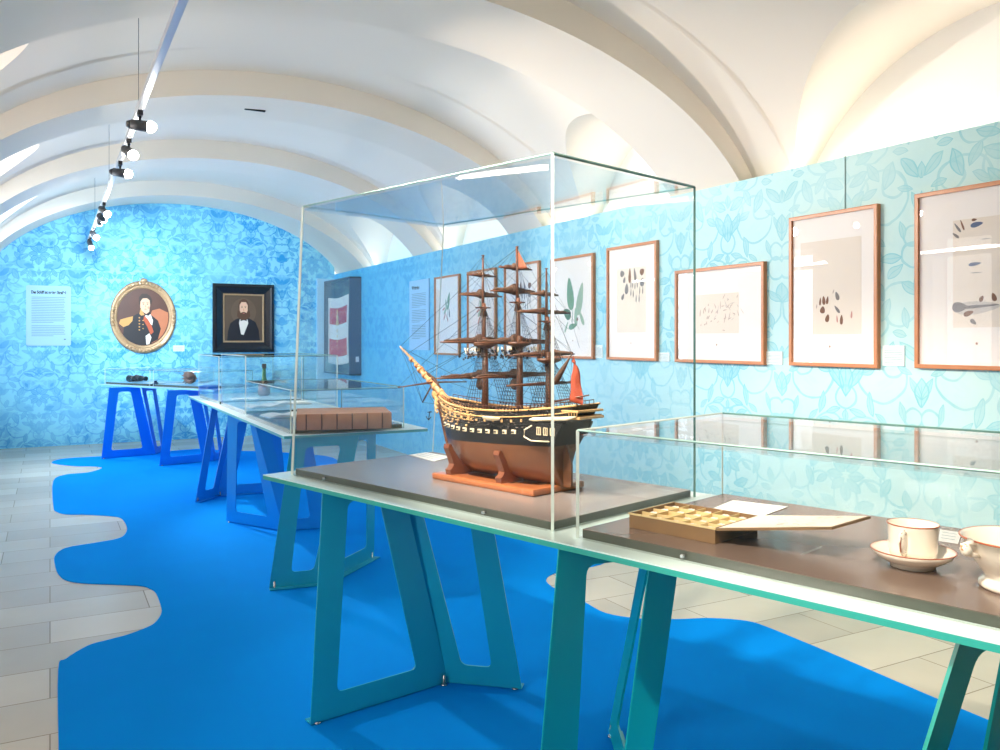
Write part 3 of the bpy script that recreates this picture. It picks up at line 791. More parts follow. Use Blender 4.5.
# ================================================================== OBJECTS IN THE LOW CASE
ZT = .947
M_boxg = mat('gilt cardboard', (190,160,104), .45, noise=.15, nscale=20); M_boxb = mat('brown box wall', (126,98,64), .5, noise=.15, nscale=15); M_boxi = mat('gold paper lining', (216,194,142), .45)
bx0, bx1, by0, by1, bh = -1.475, -1.19, 2.0, 2.235, .043
box = thing('compartment_box', 'gilt flat box with a grid of small compartments and open lid', 'box', sc2w(bx0, by0, ZT), TH1)
Lx, Ly = bx1-bx0, by1-by0
f = MB(); f.box(0,Lx,0,Ly,0,.004)
f.box(0,Lx,0,.004,.004,bh); f.box(0,Lx,Ly-.004,Ly,.004,bh); f.box(0,.004,.004,Ly-.004,.004,bh); f.box(Lx-.004,Lx,.004,Ly-.004,.004,bh)
tray = f.build('tray', M_boxb, box)
f = MB()
f.box(.004,Lx-.004,.004,Ly-.004,.018,.020)
NX, NY = 5, 4
for k in range(1,NX): x = Lx*k/NX; f.box(x-.0015,x+.0015,.004,Ly-.004,.02,bh-.002)
for k in range(1,NY): y = Ly*k/NY; f.box(.004,Lx-.004,y-.0015,y+.0015,.02,bh-.003)
f.box(-.002,Lx+.002,-.002,.001,bh-.004,bh+.001); f.box(-.002,.001,0,Ly,bh-.004,bh+.001)
f.build('dividers', M_boxi, box)
# lid
I1 = inv(box)
hinge0, hinge1 = I1@sc2w(-1.188,2.0,ZT+.043), I1@sc2w(-1.188,2.235,ZT+.043)
o0, o1 = I1@sc2w(-.888,2.045,1.034), I1@sc2w(-.872,2.245,1.034)
n_ = (o0-hinge0).cross(hinge1-hinge0).normalized()
if n_.z < 0: n_ = -n_
f = MB(); f.poly([hinge0,o0,o1,hinge1], -.006, n_); lid = f.build('lid', M_boxb, box)
f = MB(); ins = lambda s_, t_: hinge0.lerp(o0,s_).lerp(hinge1.lerp(o1,s_),t_)+n_*.0006
f.poly([ins(.02,.03),ins(.985,.03),ins(.985,.97),ins(.02,.97)], .001, n_); lin = f.build('lid_lining', mat('cream silk paper', (246,232,216), .7, noise=.03), box)
f = MB()
random.seed(3)
for k in range(26):
    s0, t0 = random.uniform(.3,.85), random.uniform(.2,.8); p = ins(s0,t0)+n_*.0012; q = ins(s0+random.uniform(-.08,.08), t0+random.uniform(-.12,.12))+n_*.0012
    f.tube(p, q, .0005, n=4)
f.build('faint_drawing', mat('faint pencil', (196,180,178), .8), lid)
# acrylic support under lid
ms = (o0+o1)/2; 
f = MB(); f.box(ms.x-.10, ms.x-.09, Ly*.25, Ly*.75, 0, .062); sup = f.build('lid_support', GLASS, box)
# little wrapped samples
first = None
spots = [(i, j) for j in range(NY) for i in range(NX) if random.random() < .92]
for (i, j) in spots:
    x, y = Lx*(i+.5)/NX, Ly*(j+.5)/NY
    if first is None:
        t = thing('paper_wrapped_sample', 'small pale paper-wrapped sample in a compartment of the gilt box', 'sample', (0,0,0), 0, 'wrapped samples in the compartment box')
        f = MB(); f.poly([(-.018,-.014,.0),(.018,-.014,0),(.015,.014,.0),(-.015,.014,0)], .006, (0,0,1))
        f.poly([(-.012,-.008,.006),(.012,-.008,.006),(.002,.008,.006)], .010, (0,0,1)); f.build('wrapper', mat('ivory wrapper', (250,242,226), .5), t)
        f = MB(); f.poly([(-.009,-.006,.0162),(.0,-.006,.0162),(-.006,.005,.0162)], .0008, (0,0,1)); f.build('tag', M_paperw, t)
        first = t; o = t
    else: o = dup(first)
    o['label'] = 'pale wrapped sample in the %s row of the gilt box, %s compartment from the left' % (('front','second','third','back')[j], ('first','second','third','fourth','fifth')[i])
    o.location = sc2w(bx0+x, by0+y, ZT+.0205); o.rotation_euler = (0,0,TH1+random.uniform(-.5,.5))
# porcelain
M_porc = mat('cream porcelain', (246,238,224), .15, coat=.5); M_rim = mat('red brown rim line', (176,92,56), .35)
ctr = CW(1.010, 2.035); ctr.z = ZT
sau = thing('saucer', 'cream porcelain saucer with a fine rim under the cup', 'saucer', ctr, 0)
f = MB(); f.lathe([(0.0473,0),(0.0510,0),(0.0519,.008),(0.0683,.015),(0.0874,.028),(0.0951,.040),(0.0937,.0415),(0.0855,.033),(0.0673,.021),(0.0455,.014),(0.0005,.013)], 64); f.build('dish', M_porc, sau)
f = MB(); f.lathe([(0.0951,.0395),(0.0957,.041),(0.0937,.042),(0.0933,.0408)], 64, closed=True); f.build('rim_line', M_rim, sau)
cup = thing('porcelain_cup', 'cream porcelain cup with red-brown rim standing in the saucer', 'cup', ctr+Vector((0,0,.0145)), 0)
f = MB(); f.lathe([(0.0312,0),(0.0356,.0),(0.0365,.004),(0.0445,.008),(0.0521,.016),(0.0547,.03),(0.0556,.06),(0.0574,.086),(0.0583,.090),(0.0574,.0905),(0.0556,.088),(0.0534,.06),(0.0516,.028),(0.0401,.014),(0.0004,.012)], 64); f.build('cup_body', M_porc, cup)
f = MB(); f.lathe([(0.0583,.0885),(0.0589,.090),(0.0577,.0915),(0.0570,.0905)], 64, closed=True); f.build('rim_line', M_rim, cup)
hd = (CW(-.70,-.75)).normalized()
hp = lambda r, z: (hd.x*(r-.007), hd.y*(r-.007), z)
f = MB(); f.path([hp(.062,.074),hp(.078,.080),hp(.092,.072),hp(.096,.055),hp(.090,.036),hp(.075,.024),hp(.060,.026)], [.004,.0055,.006,.0055,.005,.0045,.004], 10); f.build('handle', M_porc, cup)
f = MB(); f.path([hp(.072,.084),hp(.090,.0785),hp(.101,.058),hp(.096,.036)], .0016, 6); f.build('handle_gilding', M_rim, cup)
bc = CW(1.158, 1.845); bc.z = ZT
bowl = thing('footed_bowl', 'cream porcelain footed bowl with mask handles at the right edge of the low case', 'bowl', bc, 0)
f = MB(); f.lathe([(.066,0),(.081,0),(.086,.006),(.084,.014),(.076,.020),(.072,.026),(.082,.040),(.098,.062),(.110,.085),(.118,.108),(.1235,.112),(.121,.1135),(.116,.110),(.106,.085),(.09,.055),(.06,.034),(.0005,.03)], 72); f.build('bowl_body', M_porc, bowl)
f = MB(); f.lathe([(.1235,.1105),(.1245,.112),(.1225,.1145),(.121,.1135)], 72, closed=True); f.build('rim_line', M_rim, bowl)
for sd in (-1,1):
    d = (CW(1,.15)).normalized()*sd; ps = [Vector((0,0,z))+d*r for r, z in ((.112,.104),(.130,.112),(.142,.104),(.140,.088),(.126,.082),(.106,.078))]
    f = MB(); f.path(ps, [.006,.0075,.008,.008,.007,.005], 10); f.blob(Vector((0,0,.094))+d*.138, .012, (1,1,1.2), 2, .1); f.build('handle', M_porc, bowl)
    f = MB(); f.blob(Vector((0,0,.098))+d*.142, .0085, (1,1,1.1), 2, .15); f.build('gilded_mask', mat('worn gilding', (206,150,92), .35, metal=.3), bowl)
# label cards
def card(pts, z, label, lines=3):
    ps = [atz(x, y, z) for x, y in pts]; c = sum(ps, Vector())/4
    t = thing('label_card', label, 'label card', c, 0, 'text cards lying beside exhibits')
    L_ = [p-c for p in ps]
    f = MB(); f.poly(L_, .0015, (0,0,1)); f.build('card_stock', M_paperw, t)
    f = MB()
    for k in range(lines):
        q = .25+.5*k/max(1,lines-1); a0 = L_[0].lerp(L_[3],q).lerp(L_[1].lerp(L_[2],q),.12)+Vector((0,0,.0019)); a1 = L_[0].lerp(L_[3],q).lerp(L_[1].lerp(L_[2],q),.8)+Vector((0,0,.0019))
        f.tube(a0, a1, .0006, n=4)
    f.build('text_lines', M_ink, t)
    return t
card([(712,509),(762,516.5),(788,507),(733,500.5)], ZT, 'white text card behind the compartment box lid')
card([(938,541),(958,544),(962,533),(940,529.5)], ZT, 'small white card behind the porcelain cup')
card([(409,455),(434,461.5),(452,457),(426,452.5)], ZT, 'small white card behind the bow of the ship model')
# ================================================================== OBJECTS ON THE MIDDLE TABLE
M_leather = mat('brown leather', (186,130,100), .55, noise=.2, nscale=18, bump=.3); M_leatherd = mat('dark leather tooling', (96,56,40), .5); M_pages = mat('book pages', (226,206,170), .8)
bl_, br_ = atz(296.5,430.5,ZT), atz(391.5,428.2,ZT)
bk = thing('leather_folio', 'thick brown leather folio with ribbed spine in the low case', 'book', bl_, math.atan2(br_.y-bl_.y, br_.x-bl_.x))
W_, D_, H_ = (br_-bl_).length, .46, .098
# spine faces the camera end (−y)
f = MB(); pr = [(0.0 - .012*math.sin(PI*k/8), H_*k/8) for k in range(9)]
for k in range(8):
    f.quad((0,pr[k][0],pr[k][1]),(W_,pr[k][0],pr[k][1]),(W_,pr[k+1][0],pr[k+1][1]),(0,pr[k+1][0],pr[k+1][1]))
f.box(0,W_,0,D_,0,.004); f.box(0,W_,0,D_,H_-.004,H_)
f.poly([(0,y,z) for y,z in pr], .003, (1,0,0)); f.poly([(W_-.003,y,z) for y,z in pr], .003, (1,0,0))
f.build('cover', M_leather, bk)
f = MB(); f.box(.006,W_-.006,.002,D_-.006,.004,H_-.004); f.build('page_block', M_pages, bk)
for k in range(6):
    x = W_*(.1+k*.16)
    f = MB(); f.path([(x, y-.003, z) for y, z in pr], .0045, 6); f.build('spine_band', M_leatherd, bk)
f = MB(); f.box(.43,.44,-.0145,-.012,.02,.075); f.build('clasp', M_leatherd, bk) if False else f.bm.free()
def booklet(loc, rz, w_, d_, open_, label, cover, group=None):
    t = thing('open_booklet' if open_ else 'booklet', label, 'booklet', loc, rz, group)
    f = MB(); f.box(-w_/2, w_/2, -d_/2, d_/2, 0, .004, .001); f.build('cover', cover, t)
    f = MB()
    n = 12
    bm = f.bm; rows = []
    for k in range(n+1):
        x = -w_/2+.004+(w_-.008)*k/n; z = .0045+.014*abs(math.sin(PI*2*k/n))*(1 if open_ else 0)+.004
        rows.append((bm.verts.new((x,-d_/2+.004,z)), bm.verts.new((x,d_/2-.004,z)), bm.verts.new((x,-d_/2+.004,.004)), bm.verts.new((x,d_/2-.004,.004))))
    for r1, r2 in zip(rows, rows[1:]):
        bm.faces.new((r1[0],r2[0],r2[1],r1[1])); bm.faces.new((r1[2],r2[2],r2[0],r1[0])); bm.faces.new((r1[1],r2[1],r2[3],r1[3]))
    bm.faces.new((rows[0][0],rows[0][1],rows[0][3],rows[0][2])); bm.faces.new((rows[-1][0],rows[-1][1],rows[-1][3],rows[-1][2]))
    f.build('pages', M_paperw, t)
    return t
booklet(Vector((1.52,6.05,ZT)), .1, .34, .24, True, 'open white booklet lying behind the leather folio on the left', M_ltblue)
booklet(Vector((1.87,6.02,ZT)), -.15, .24, .3, False, 'flat pale booklet lying behind the leather folio on the right', mat('grey blue cover', (90,130,165), .5))
booklet(Vector((1.55,6.95,ZT)), .2, .3, .22, True, 'open white booklet in the near half of the tall middle case', M_ltblue)
booklet(Vector((1.85,7.2,ZT)), -.1, .3, .22, True, 'open white booklet at the right of the tall middle case', M_ltblue)
booklet(Vector((1.60,7.95,ZT)), 0, .26, .2, False, 'flat white booklet lying in front of the bottle', M_ltblue)
f = MB()
bt = thing('glass_bottle', 'small bottle with dark neck and amber belly in the far case', 'bottle', (1.885, 8.45, ZT), 0)
M_botg = mat('green bottle glass', (70,130,92), .12); M_amber = mat('amber liquor', (158,92,44), .15)
f.lathe([(.048,0),(.058,.006),(.062,.05),(.056,.10),(.034,.14),(.0005,.145)], 28); f.build('belly', M_amber, bt)
f = MB(); f.lathe([(.034,.135),(.022,.17),(.017,.25),(.017,.275)], 24); f.build('neck', M_botg, bt)
f = MB(); f.lathe([(.020,.27),(.022,.275),(.022,.31),(.016,.315)], 24); f.build('cap', M_black, bt)
# objects on the far table
def onT3(s_, c_): return aw+dw*s_+nw*c_+Vector((0,0,ZT))
bn = thing('binoculars', 'black binoculars lying in the small case on the far table', 'binoculars', onT3(.42,.3), thT3)
for sd in (-1,1):
    f = MB(); f.tube((-.12,sd*.05,.045),(.02,sd*.045,.045),.045,.036,16); f.tube((.02,sd*.045,.045),(.10,sd*.04,.045),.030,.024,16); f.tube((.10,sd*.04,.045),(.125,sd*.04,.045),.030,.030,16); f.build('barrel', M_black, bn)
f = MB(); f.tube((-.04,-.05,.05),(-.04,.05,.05),.012,n=8); f.tube((.04,0,.05),(-.05,0,.05),.010,n=8); f.build('bridge', M_black, bn)
sh = thing('brown_shell', 'large brown spiny shell in the right case on the far table', 'shell', onT3(1.46,.35), thT3)
M_shell = mat('brown shell', (130,98,84), .5, noise=.35, nscale=30)
f = MB(); pts=[]; rs=[]
for k in range(30):
    a_ = k*.42; r = .085*(1-k/31); pts.append((r*math.cos(a_)+k*.002, k*.0035-.05, .075+r*.75*math.sin(a_))); rs.append(.048*(1-k/32))
f.path(pts, rs, 12)
for k in range(12):
    a_ = k*.55; f.tube((.08*math.cos(a_), -.04, .075+.06*math.sin(a_)), (.13*math.cos(a_), -.05, max(.006,.075+.095*math.sin(a_))), .010, .002, 6)
f.build('shell_body', M_shell, sh)
for k, (s_, c_, m_, lb) in enumerate(((.80,.28,M_paperw,'white paper lying right of the binoculars'),(1.25,.3,M_paperw,'white paper lying left of the brown shell'),(1.82,.34,M_paperw,'white paper lying right of the brown shell'))):
    o = thing('paper_sheet', lb, 'paper', onT3(s_, c_), thT3+.1*k)
    f = MB(); f.box(-.11,.11,-.08,.08,0,.003); f.build('sheet', m_, o)
    f = MB()
    for q in range(5): f.box(-.09,.07,-.055+q*.024,-.051+q*.024,.003,.0034)
    f.build('text_lines', M_ink, o)
o = thing('ink_pot', 'small dark blue pot standing between the two far cases', 'pot', onT3(1.062,.13)-Vector((0,0,.026)), 0)
f = MB(); f.lathe([(.03,0),(.034,.01),(.034,.04),(.018,.05),(.018,.06),(.022,.065),(.012,.066)], 20); f.build('pot_body', mat('dark blue glass', (20,40,80), .2), o)
# ================================================================== PICTURES ON THE RIGHT WALL
def picture(idx, xl, xr, ytl, ytr, ybl, ybr, label, art, fw=.022, group='framed prints on the right wall'):
    fx = VR-.032
    L_, R_ = atx(xl, ytl, fx), atx(xr, ytr, fx); Lb, Rb = atx(xl, ybl, fx), atx(xr, ybr, fx)
    u0, u1 = R_.y, L_.y; zt = (L_.z+R_.z)/2; zb = (Lb.z+Rb.z)/2
    W_, H_ = u1-u0, zt-zb; uc = (u0+u1)/2
    t = thing('framed_print', label, 'framed picture', (VR, uc, zb), 0, group)
    # local: x into room negative, y along wall, z up.  picture-left (far) = +y
    f = MB()
    hw = W_/2
    o_ = [(-hw,0),(hw,0),(hw,H_),(-hw,H_)]; i_ = [(-hw+fw,fw),(hw-fw,fw),(hw-fw,H_-fw),(-hw+fw,H_-fw)]
    bm = f.bm
    def ring(pts, x): return [bm.verts.new((x, y, z)) for y, z in pts]
    r0 = ring(o_, -.001); r1 = ring(o_, -.030); r1b = ring([(y*(1-.004/hw), z+(.004 if z < H_/2 else -.004)) for y, z in o_], -.032); r2 = ring(i_, -.032); r3 = ring(i_, -.016)
    for p, q in ((r0,r1),(r1,r1b),(r1b,r2),(r2,r3)):
        for k in range(4): bm.faces.new((p[k], p[(k+1)%4], q[(k+1)%4], q[k]))
    f.build('frame', M_wood, t)
    f = MB(); f.box(-.016,-.008,-hw+fw*.8,hw-fw*.8,fw*.8,H_-fw*.8); f.build('passepartout', M_matb, t)
    f = MB(); f.box(-.0215,-.0195,-hw+fw-.001,hw-fw+.001,fw-.001,H_-fw+.001); f.build('glass_pane', PICGLASS, t)
    # print
    a0, a1, b0, b1 = art['rect']               # fractions: left..right, bottom..top (left = far side)
    py = lambda s_: hw-W_*s_
    f = MB(); f.use(art.get('paper', M_paper)); f.box(-.0168,-.016,py(a1),py(a0),H_*b0,H_*b1)
    xx = [-.0172]
    def put(m_, pts):
        xx[0] -= .00001
        f.use(m_); f.bm.faces.new([f.bm.verts.new((xx[0], py(a0+(a1-a0)*s_), H_*(b0+(b1-b0)*t_))) for s_, t_ in pts]).material_index = f.mi
    art['draw'](put, (a1-a0)*W_, (b1-b0)*H_)
    f.build('print', None, t)
    f = MB(); yc = py((a0+a1)/2); zc_ = H_*b0*.62; f.poly([(-.0168, yc+.006*math.cos(a_*PI/3), zc_+.007*math.sin(a_*PI/3)) for a_ in range(6)], .0005, (-1,0,0)); f.build('collection_stamp', mat('brown stamp', (170,130,110), .8), t)
    return t
def leaf(put, m, cx, cy, L, W, ang, asp):
    if m in (M_brn, M_gry) and L < .1: W *= 1.35; L *= 1.1
    pts = []
    ca, sa = math.cos(math.radians(ang)), math.sin(math.radians(ang))
    for k in range(16):
        a_ = 2*PI*k/16; lx = L*math.cos(a_); ly = W*math.sin(a_)*(1-.35*math.cos(a_))
        pts.append((cx+(lx*ca-ly*sa), cy+(lx*sa+ly*ca)/asp))
    put(m, pts)
M_gr = mat('printed green', (120,160,130), .8); M_gr2 = mat('printed grey green', (160,185,160), .8); M_gr3 = mat('printed dark green', (90,130,105), .8)
M_brn = mat('printed brown', (130,92,70), .8); M_gry = mat('printed grey', (128,124,124), .8); M_pink = mat('printed rose', (205,150,140), .8); M_blu = mat('printed slate blue', (92,108,140), .8); M_faint = mat('printed faint line', (188,168,156), .8); M_silver = mat('printed silver', (206,198,190), .8)
def art_botA(put, w_, h_):
    for (x, y, L, W, an, m) in ((.62,.78,.17,.07,70,M_gr),(.45,.62,.15,.06,110,M_gr2),(.60,.58,.14,.05,60,M_gr),(.40,.45,.14,.05,40,M_gr2),(.66,.38,.13,.04,100,M_gry),(.35,.30,.13,.035,60,M_pink),(.52,.25,.12,.03,120,M_pink),(.55,.42,.3,.008,80,M_gr3),(.3,.5,.1,.03,20,M_pink)): leaf(put, m, x, y, L, W, an, h_/w_)
def art_botB(put, w_, h_):
    for (x, y, L, W, an, m) in ((.40,.62,.36,.13,98,M_gr),(.78,.52,.36,.11,75,M_gr2),(.28,.28,.16,.11,150,M_gr3),(.62,.22,.2,.06,95,M_gr2),(.84,.20,.18,.05,120,M_gr2),(.5,.06,.16,.06,10,M_gr),(.25,.05,.14,.03,60,M_gr2),(.5,.3,.3,.008,85,M_gr3),(.68,.18,.03,.03,0,M_brn)): leaf(put, m, x, y, L, W, an, h_/w_)
def art_feathers(put, w_, h_):
    for (x, y, L, W, an, m) in ((.2,.92,.07,.05,0,M_gry),(.27,.82,.06,.03,70,M_gry),(.35,.68,.12,.06,85,M_gry),(.46,.88,.16,.045,88,M_brn),(.64,.88,.16,.04,100,M_gry),(.88,.92,.07,.05,30,M_brn),(.88,.76,.08,.05,80,M_gry),(.22,.56,.07,.03,60,M_gry)): leaf(put, m, x, y, L, W, an, h_/w_)
    for (x, y) in ((.5,.74),(.56,.74),(.64,.72),(.72,.74),(.5,.62),(.58,.6),(.8,.64),(.9,.64),(.68,.52),(.78,.52)): leaf(put, M_gry, x, y, .075, .012, 88, h_/w_)
def art_faint(put, w_, h_):
    random.seed(11)
    for k in range(34):
        leaf(put, M_faint if k % 3 else M_silver, random.gauss(.68,.12), random.gauss(.55,.2), random.uniform(.02,.07), .006, random.uniform(0,180), h_/w_)
    for k in range(14): leaf(put, M_faint, random.uniform(.08,.4), random.uniform(.2,.75), random.uniform(.02,.05), .008, random.uniform(0,90), h_/w_)
def art_beetles(put, w_, h_):
    for (x, y, L, W, an, m) in ((.34,.35,.05,.012,85,M_brn),(.40,.36,.055,.02,95,M_brn),(.46,.36,.05,.015,80,M_brn),(.62,.40,.055,.022,110,M_gry),(.38,.26,.045,.03,80,M_brn),(.62,.26,.06,.015,130,M_gry),(.46,.17,.05,.024,75,M_brn),(.62,.16,.05,.012,95,M_pink),(.69,.15,.06,.018,88,M_brn),(.85,.20,.05,.014,85,M_pink),(.2,.32,.035,.008,80,M_faint),(.28,.3,.03,.008,80,M_faint),(.56,.45,.03,.008,70,M_faint)): leaf(put, m, x, y, L, W, an, h_/w_)
def art_fish(put, w_, h_):
    put(M_paper, [(0,0),(1,0),(1,1),(0,1)])
    for (x, y, L, W, an, m) in ((.5,.18,.48,.13,3,M_silver),(.5,.19,.46,.03,3,M_gry),(.14,.19,.16,.10,0,M_gry),(.33,.13,.11,.05,20,M_brn),(.43,.05,.07,.03,-40,M_gry),(.6,.26,.06,.03,60,M_brn),(.85,.27,.08,.035,110,M_brn),
        (.5,.94,.13,.05,8,M_blu),(.1,.93,.12,.025,125,M_gry),(.2,.95,.12,.02,110,M_brn),(.06,.86,.08,.02,140,M_gry),(.45,.985,.05,.02,0,M_brn),(.46,.58,.13,.035,5,M_blu),(.5,.5,.12,.006,0,M_gry),(.7,.8,.1,.006,0,M_gry)): leaf(put, m, x, y, L, W, an, h_/w_)
M_matp = mat('printed pale paper', (244,234,224), .8)
PIC = [
 (433.8,458.5,277.5,273.8,354.8,355.2,'narrow framed print of a green and rose plant beside the text panel', dict(rect=(.2,.8,.35,.82), paper=M_matb, draw=art_botA)),
 (466.5,494.8,271.5,267.8,355.6,356.2,'framed print hanging behind the foremast of the ship', dict(rect=(.2,.8,.25,.8), paper=M_matb, draw=art_botA)),
 (503.5,538.3,266,260.2,356.4,357.4,'framed print hanging behind the mainmast of the ship', dict(rect=(.2,.8,.25,.8), paper=M_matb, draw=art_feathers)),
 (550,592.6,260.5,251.6,357.8,359.2,'framed print of broad green leaves behind the stern mast', dict(rect=(.22,.82,.28,.85), paper=M_matb, draw=art_botB)),
 (606,656,247.5,241,359.4,361.3,'framed tall print of rows of grey feathers and insects', dict(rect=(.2,.78,.24,.80), draw=art_feathers)),
 (674.3,763.5,271,261.3,362,365,'wide landscape-format framed print with a faint pencil drawing', dict(rect=(.25,.73,.31,.72), draw=art_faint)),
 (788.5,877,218.5,203,365.8,368,'large framed print with scattered small brown insects', dict(rect=(.13,.82,.21,.82), draw=art_beetles)),
 (914,1042,196,171,367.8,372.5,'largest framed print with a fish at the right picture edge', dict(rect=(.32,.70,.23,.82), paper=M_matp, draw=art_fish)),
]
random.seed(5)
for i, (xl, xr, a1, a2, b1, b2, lb, art) in enumerate(PIC): picture(i, xl, xr, a1, a2, b1, b2, lb, art)
# hanging wire of the insect print
p0, p1 = atx(845, 155.5, VR-.004), atx(846, 209, VR-.004)
f = MB(); f.tube(p0, Vector((VR-.004,p0.y,p1.z)), .0025, n=6); tag(f.build('hanging_wire', mat('grey wire', (150,175,175), .4)), 'thin grey wire from the wall top to the insect print', 'wire')
def wall_card(x0, x1, y0, y1, label):
    A_, B_ = atx(x0, (y0+y1)/2, VR), atx(x1, (y0+y1)/2, VR); zt, zb = atx((x0+x1)/2, y0, VR).z, atx((x0+x1)/2, y1, VR).z
    t = thing('caption_label', label, 'wall label', (VR, (A_.y+B_.y)/2, zb), 0, 'small caption cards on the right wall')
    hw = abs(A_.y-B_.y)/2; H_ = zt-zb
    f = MB(); f.box(-.006, 0, -hw, hw, 0, H_, .001); f.build('card', M_card, t)
    f = MB()
    n = max(3, int(H_/.012))
    for k in range(n): f.box(-.0066,-.006,-hw*.8+(hw*.5*random.random() if k == n-1 else 0),hw*.8,H_*(.15+.75*k/n),H_*(.15+.75*k/n)+.002)
    f.build('text_lines', M_ink, t)
wall_card(883,905,345.5,366,'pale caption card right of the framed insect print')
wall_card(766,783,351.5,364.5,'pale caption card right of the landscape-format print')
wall_card(658.5,670,352.5,361.5,'pale caption card right of the tall feather print')
wall_card(595,603,345,358,'pale caption card right of the green leaf print')
# text panels
def panel_text(t, W_, H_, title, tsize, flip):
    pass
# right wall text panel
fx = VR-.02
A_, B_ = atx(409.3,281,fx), atx(428.6,278.6,fx); zt = (A_.z+B_.z)/2; zb = (atx(409.3,349,fx).z+atx(428.6,351,fx).z)/2
tp = thing('text_panel', 'pale blue text panel on the right wall beside the framed prints', 'text panel', (VR, (A_.y+B_.y)/2, zb), 0, 'exhibition text panels')
hw = (A_.y-B_.y)/2; H_ = zt-zb
M_panel = mat('pale blue panel', (168,212,244), .5)
f = MB(); f.box(-.02,-.001,-hw,hw,0,H_,.004); f.build('board', M_panel, tp)
f = MB()
for k in range(28):
    if k in (9, 18): continue
    z = H_*.80-k*.021; f.box(-.0206,-.02,-hw*.72+(hw*.6 if k in (8,17,27) else 0),hw*.72,z,z+.006)
f.build('body_text', M_ink, tp)
MR = Matrix(((0,0,-1,-.0202),(-1,0,0,hw*.72),(0,1,0,H_*.87),(0,0,0,1)))
text_mesh('Weltreise', .062, 'title', M_dark, tp, MR)
# back wall text panel
fy = UB-.02
A_, B_ = aty(26,285.2,fy), aty(71,286,fy); zt = (A_.z+B_.z)/2; zb = (aty(26,345.5,fy).z+aty(71,346,fy).z)/2
tp = thing('text_panel', 'pale blue text panel on the back wall left of the oval portrait', 'text panel', ((A_.x+B_.x)/2, UB, zb), 0, 'exhibition text panels')
hw = (B_.x-A_.x)/2; H_ = zt-zb
f = MB(); f.poly(rounded([(-hw,-.02,0),(hw,-.02,0),(hw,-.02,H_),(-hw,-.02,H_)], .03), .019, (0,1,0)); f.build('board', M_panel, tp)
f = MB()
for k in range(24):
    if k == 16: continue
    z = H_*.80-k*.0235; f.box(-hw*.76,hw*.76-(hw*.55 if k in (15,23) else random.uniform(0,.03)),-.0206,-.02,z,z+.007)
f.build('body_text', M_ink, tp)
Mb = Matrix(((1,0,0,0),(0,0,-1,-.0202),(0,1,0,H_*.865),(0,0,0,1)))
tt = text_mesh('Das Schiff ist meine Straße!', .058, 'title', M_dark, tp, Mb, 'CENTER')
xsz = max(v.co.x for v in tt.data.vertices)-min(v.co.x for v in tt.data.vertices)
k_ = hw*1.55/xsz
for v in tt.data.vertices: v.co.x *= k_
f = MB(); f.box(hw*.68,hw*.76,-.0206,-.02,H_*.10,H_*.115); f.build('logo', M_dark, tp)
# ================================================================== PORTRAITS
M_skin = mat('painted skin', (232,184,150), .5); M_hair = mat('painted dark hair', (52,34,24), .5); M_navy = mat('painted black coat', (26,24,30), .5)
M_epau = mat('painted gold braid', (206,150,80), .5); M_sash = mat('painted red sash', (188,84,48), .5); M_shirt = mat('painted white linen', (232,222,206), .5)
M_bgo = mat('painted umber sky', (86,50,36), .5, noise=.55, nscale=3); M_bgs = mat('painted olive brown', (92,72,54), .5, noise=.2, nscale=3); M_beard = mat('painted brown beard', (92,58,38), .5)
M_bgsky = mat('painted orange haze', (188,112,74), .5, noise=.2, nscale=4); M_goldf = mat('antique gold leaf', (188,154,116), .35, metal=.3, noise=.25, nscale=40, bump=.4)
M_eyes = mat('painted eye', (48,34,30), .5); M_lip = mat('painted lips', (190,110,96), .5); M_cheek = mat('painted cheek tone', (214,152,120), .5)
def ell(cx, cz, rx, rz, n=28, a0=0, a1=360): return [(cx+rx*math.cos(math.radians(a0+(a1-a0)*k/n)), cz+rz*math.sin(math.radians(a0+(a1-a0)*k/n))) for k in range(n+(0 if a1-a0 == 360 else 1))]
class Canvas:
    def __init__(s, y): s.f = MB(); s.y = y
    def put(s, m, pts):
        s.y -= .0002; s.f.use(m); ff = s.f.bm.faces.new([s.f.bm.verts.new((x, s.y, z)) for x, z in pts]); ff.material_index = s.f.mi
# oval
c_ = aty(142.8, 317, UB-.06); R_ = aty(176.3, 317, UB-.06); L_ = aty(109.8, 317, UB-.06); Tz = aty(142.8, 280.5, UB-.06).z; Bz = aty(142.8, 353.5, UB-.06).z
rx, rz = (R_.x-L_.x)/2, (Tz-Bz)/2
ov = thing('oval_portrait', 'oval painted portrait of a young uniformed officer in an ornate gold frame', 'portrait', ((L_.x+R_.x)/2, UB, (Tz+Bz)/2), 0)
f = MB(); n = 72
prof = [(1.0,-.002),(1.0,-.03),(.985,-.052),(.95,-.062),(.90,-.055),(.86,-.042),(.835,-.046),(.80,-.046),(.785,-.03)]
rings = [[f.bm.verts.new((rx*(s_ if s_ > .8 else s_)*math.cos(2*PI*k/n), y, rz*s_*math.sin(2*PI*k/n))) for k in range(n)] for s_, y in prof]
for p, q in zip(rings, rings[1:]):
    for k in range(n): f.bm.faces.new((p[k],p[(k+1)%n],q[(k+1)%n],q[k])).smooth = True
fr = f.build('frame', M_goldf, ov)
f = MB()
f.path([(rx*.835*math.cos(2*PI*k/96), -.05, rz*.835*math.sin(2*PI*k/96)) for k in range(97)], [.008 if k % 2 else .011 for k in range(97)], 6); f.build('pearl_moulding', M_goldf, fr)
for a0, nn in ((90,11),(270,11),(0,5),(180,5)):
    f = MB()
    for k in range(nn):
        a_ = math.radians(a0+(k-(nn-1)/2)*6.5); f.blob((rx*.925*math.cos(a_), -.062, rz*.925*math.sin(a_)), .024, (1.1,.6,1.1), 2, .25)
    if a0 == 90: f.blob((0,-.055,rz*1.0), .035, (1.4,.6,1), 2, .2)
    f.build('carved_garland', M_goldf, fr)
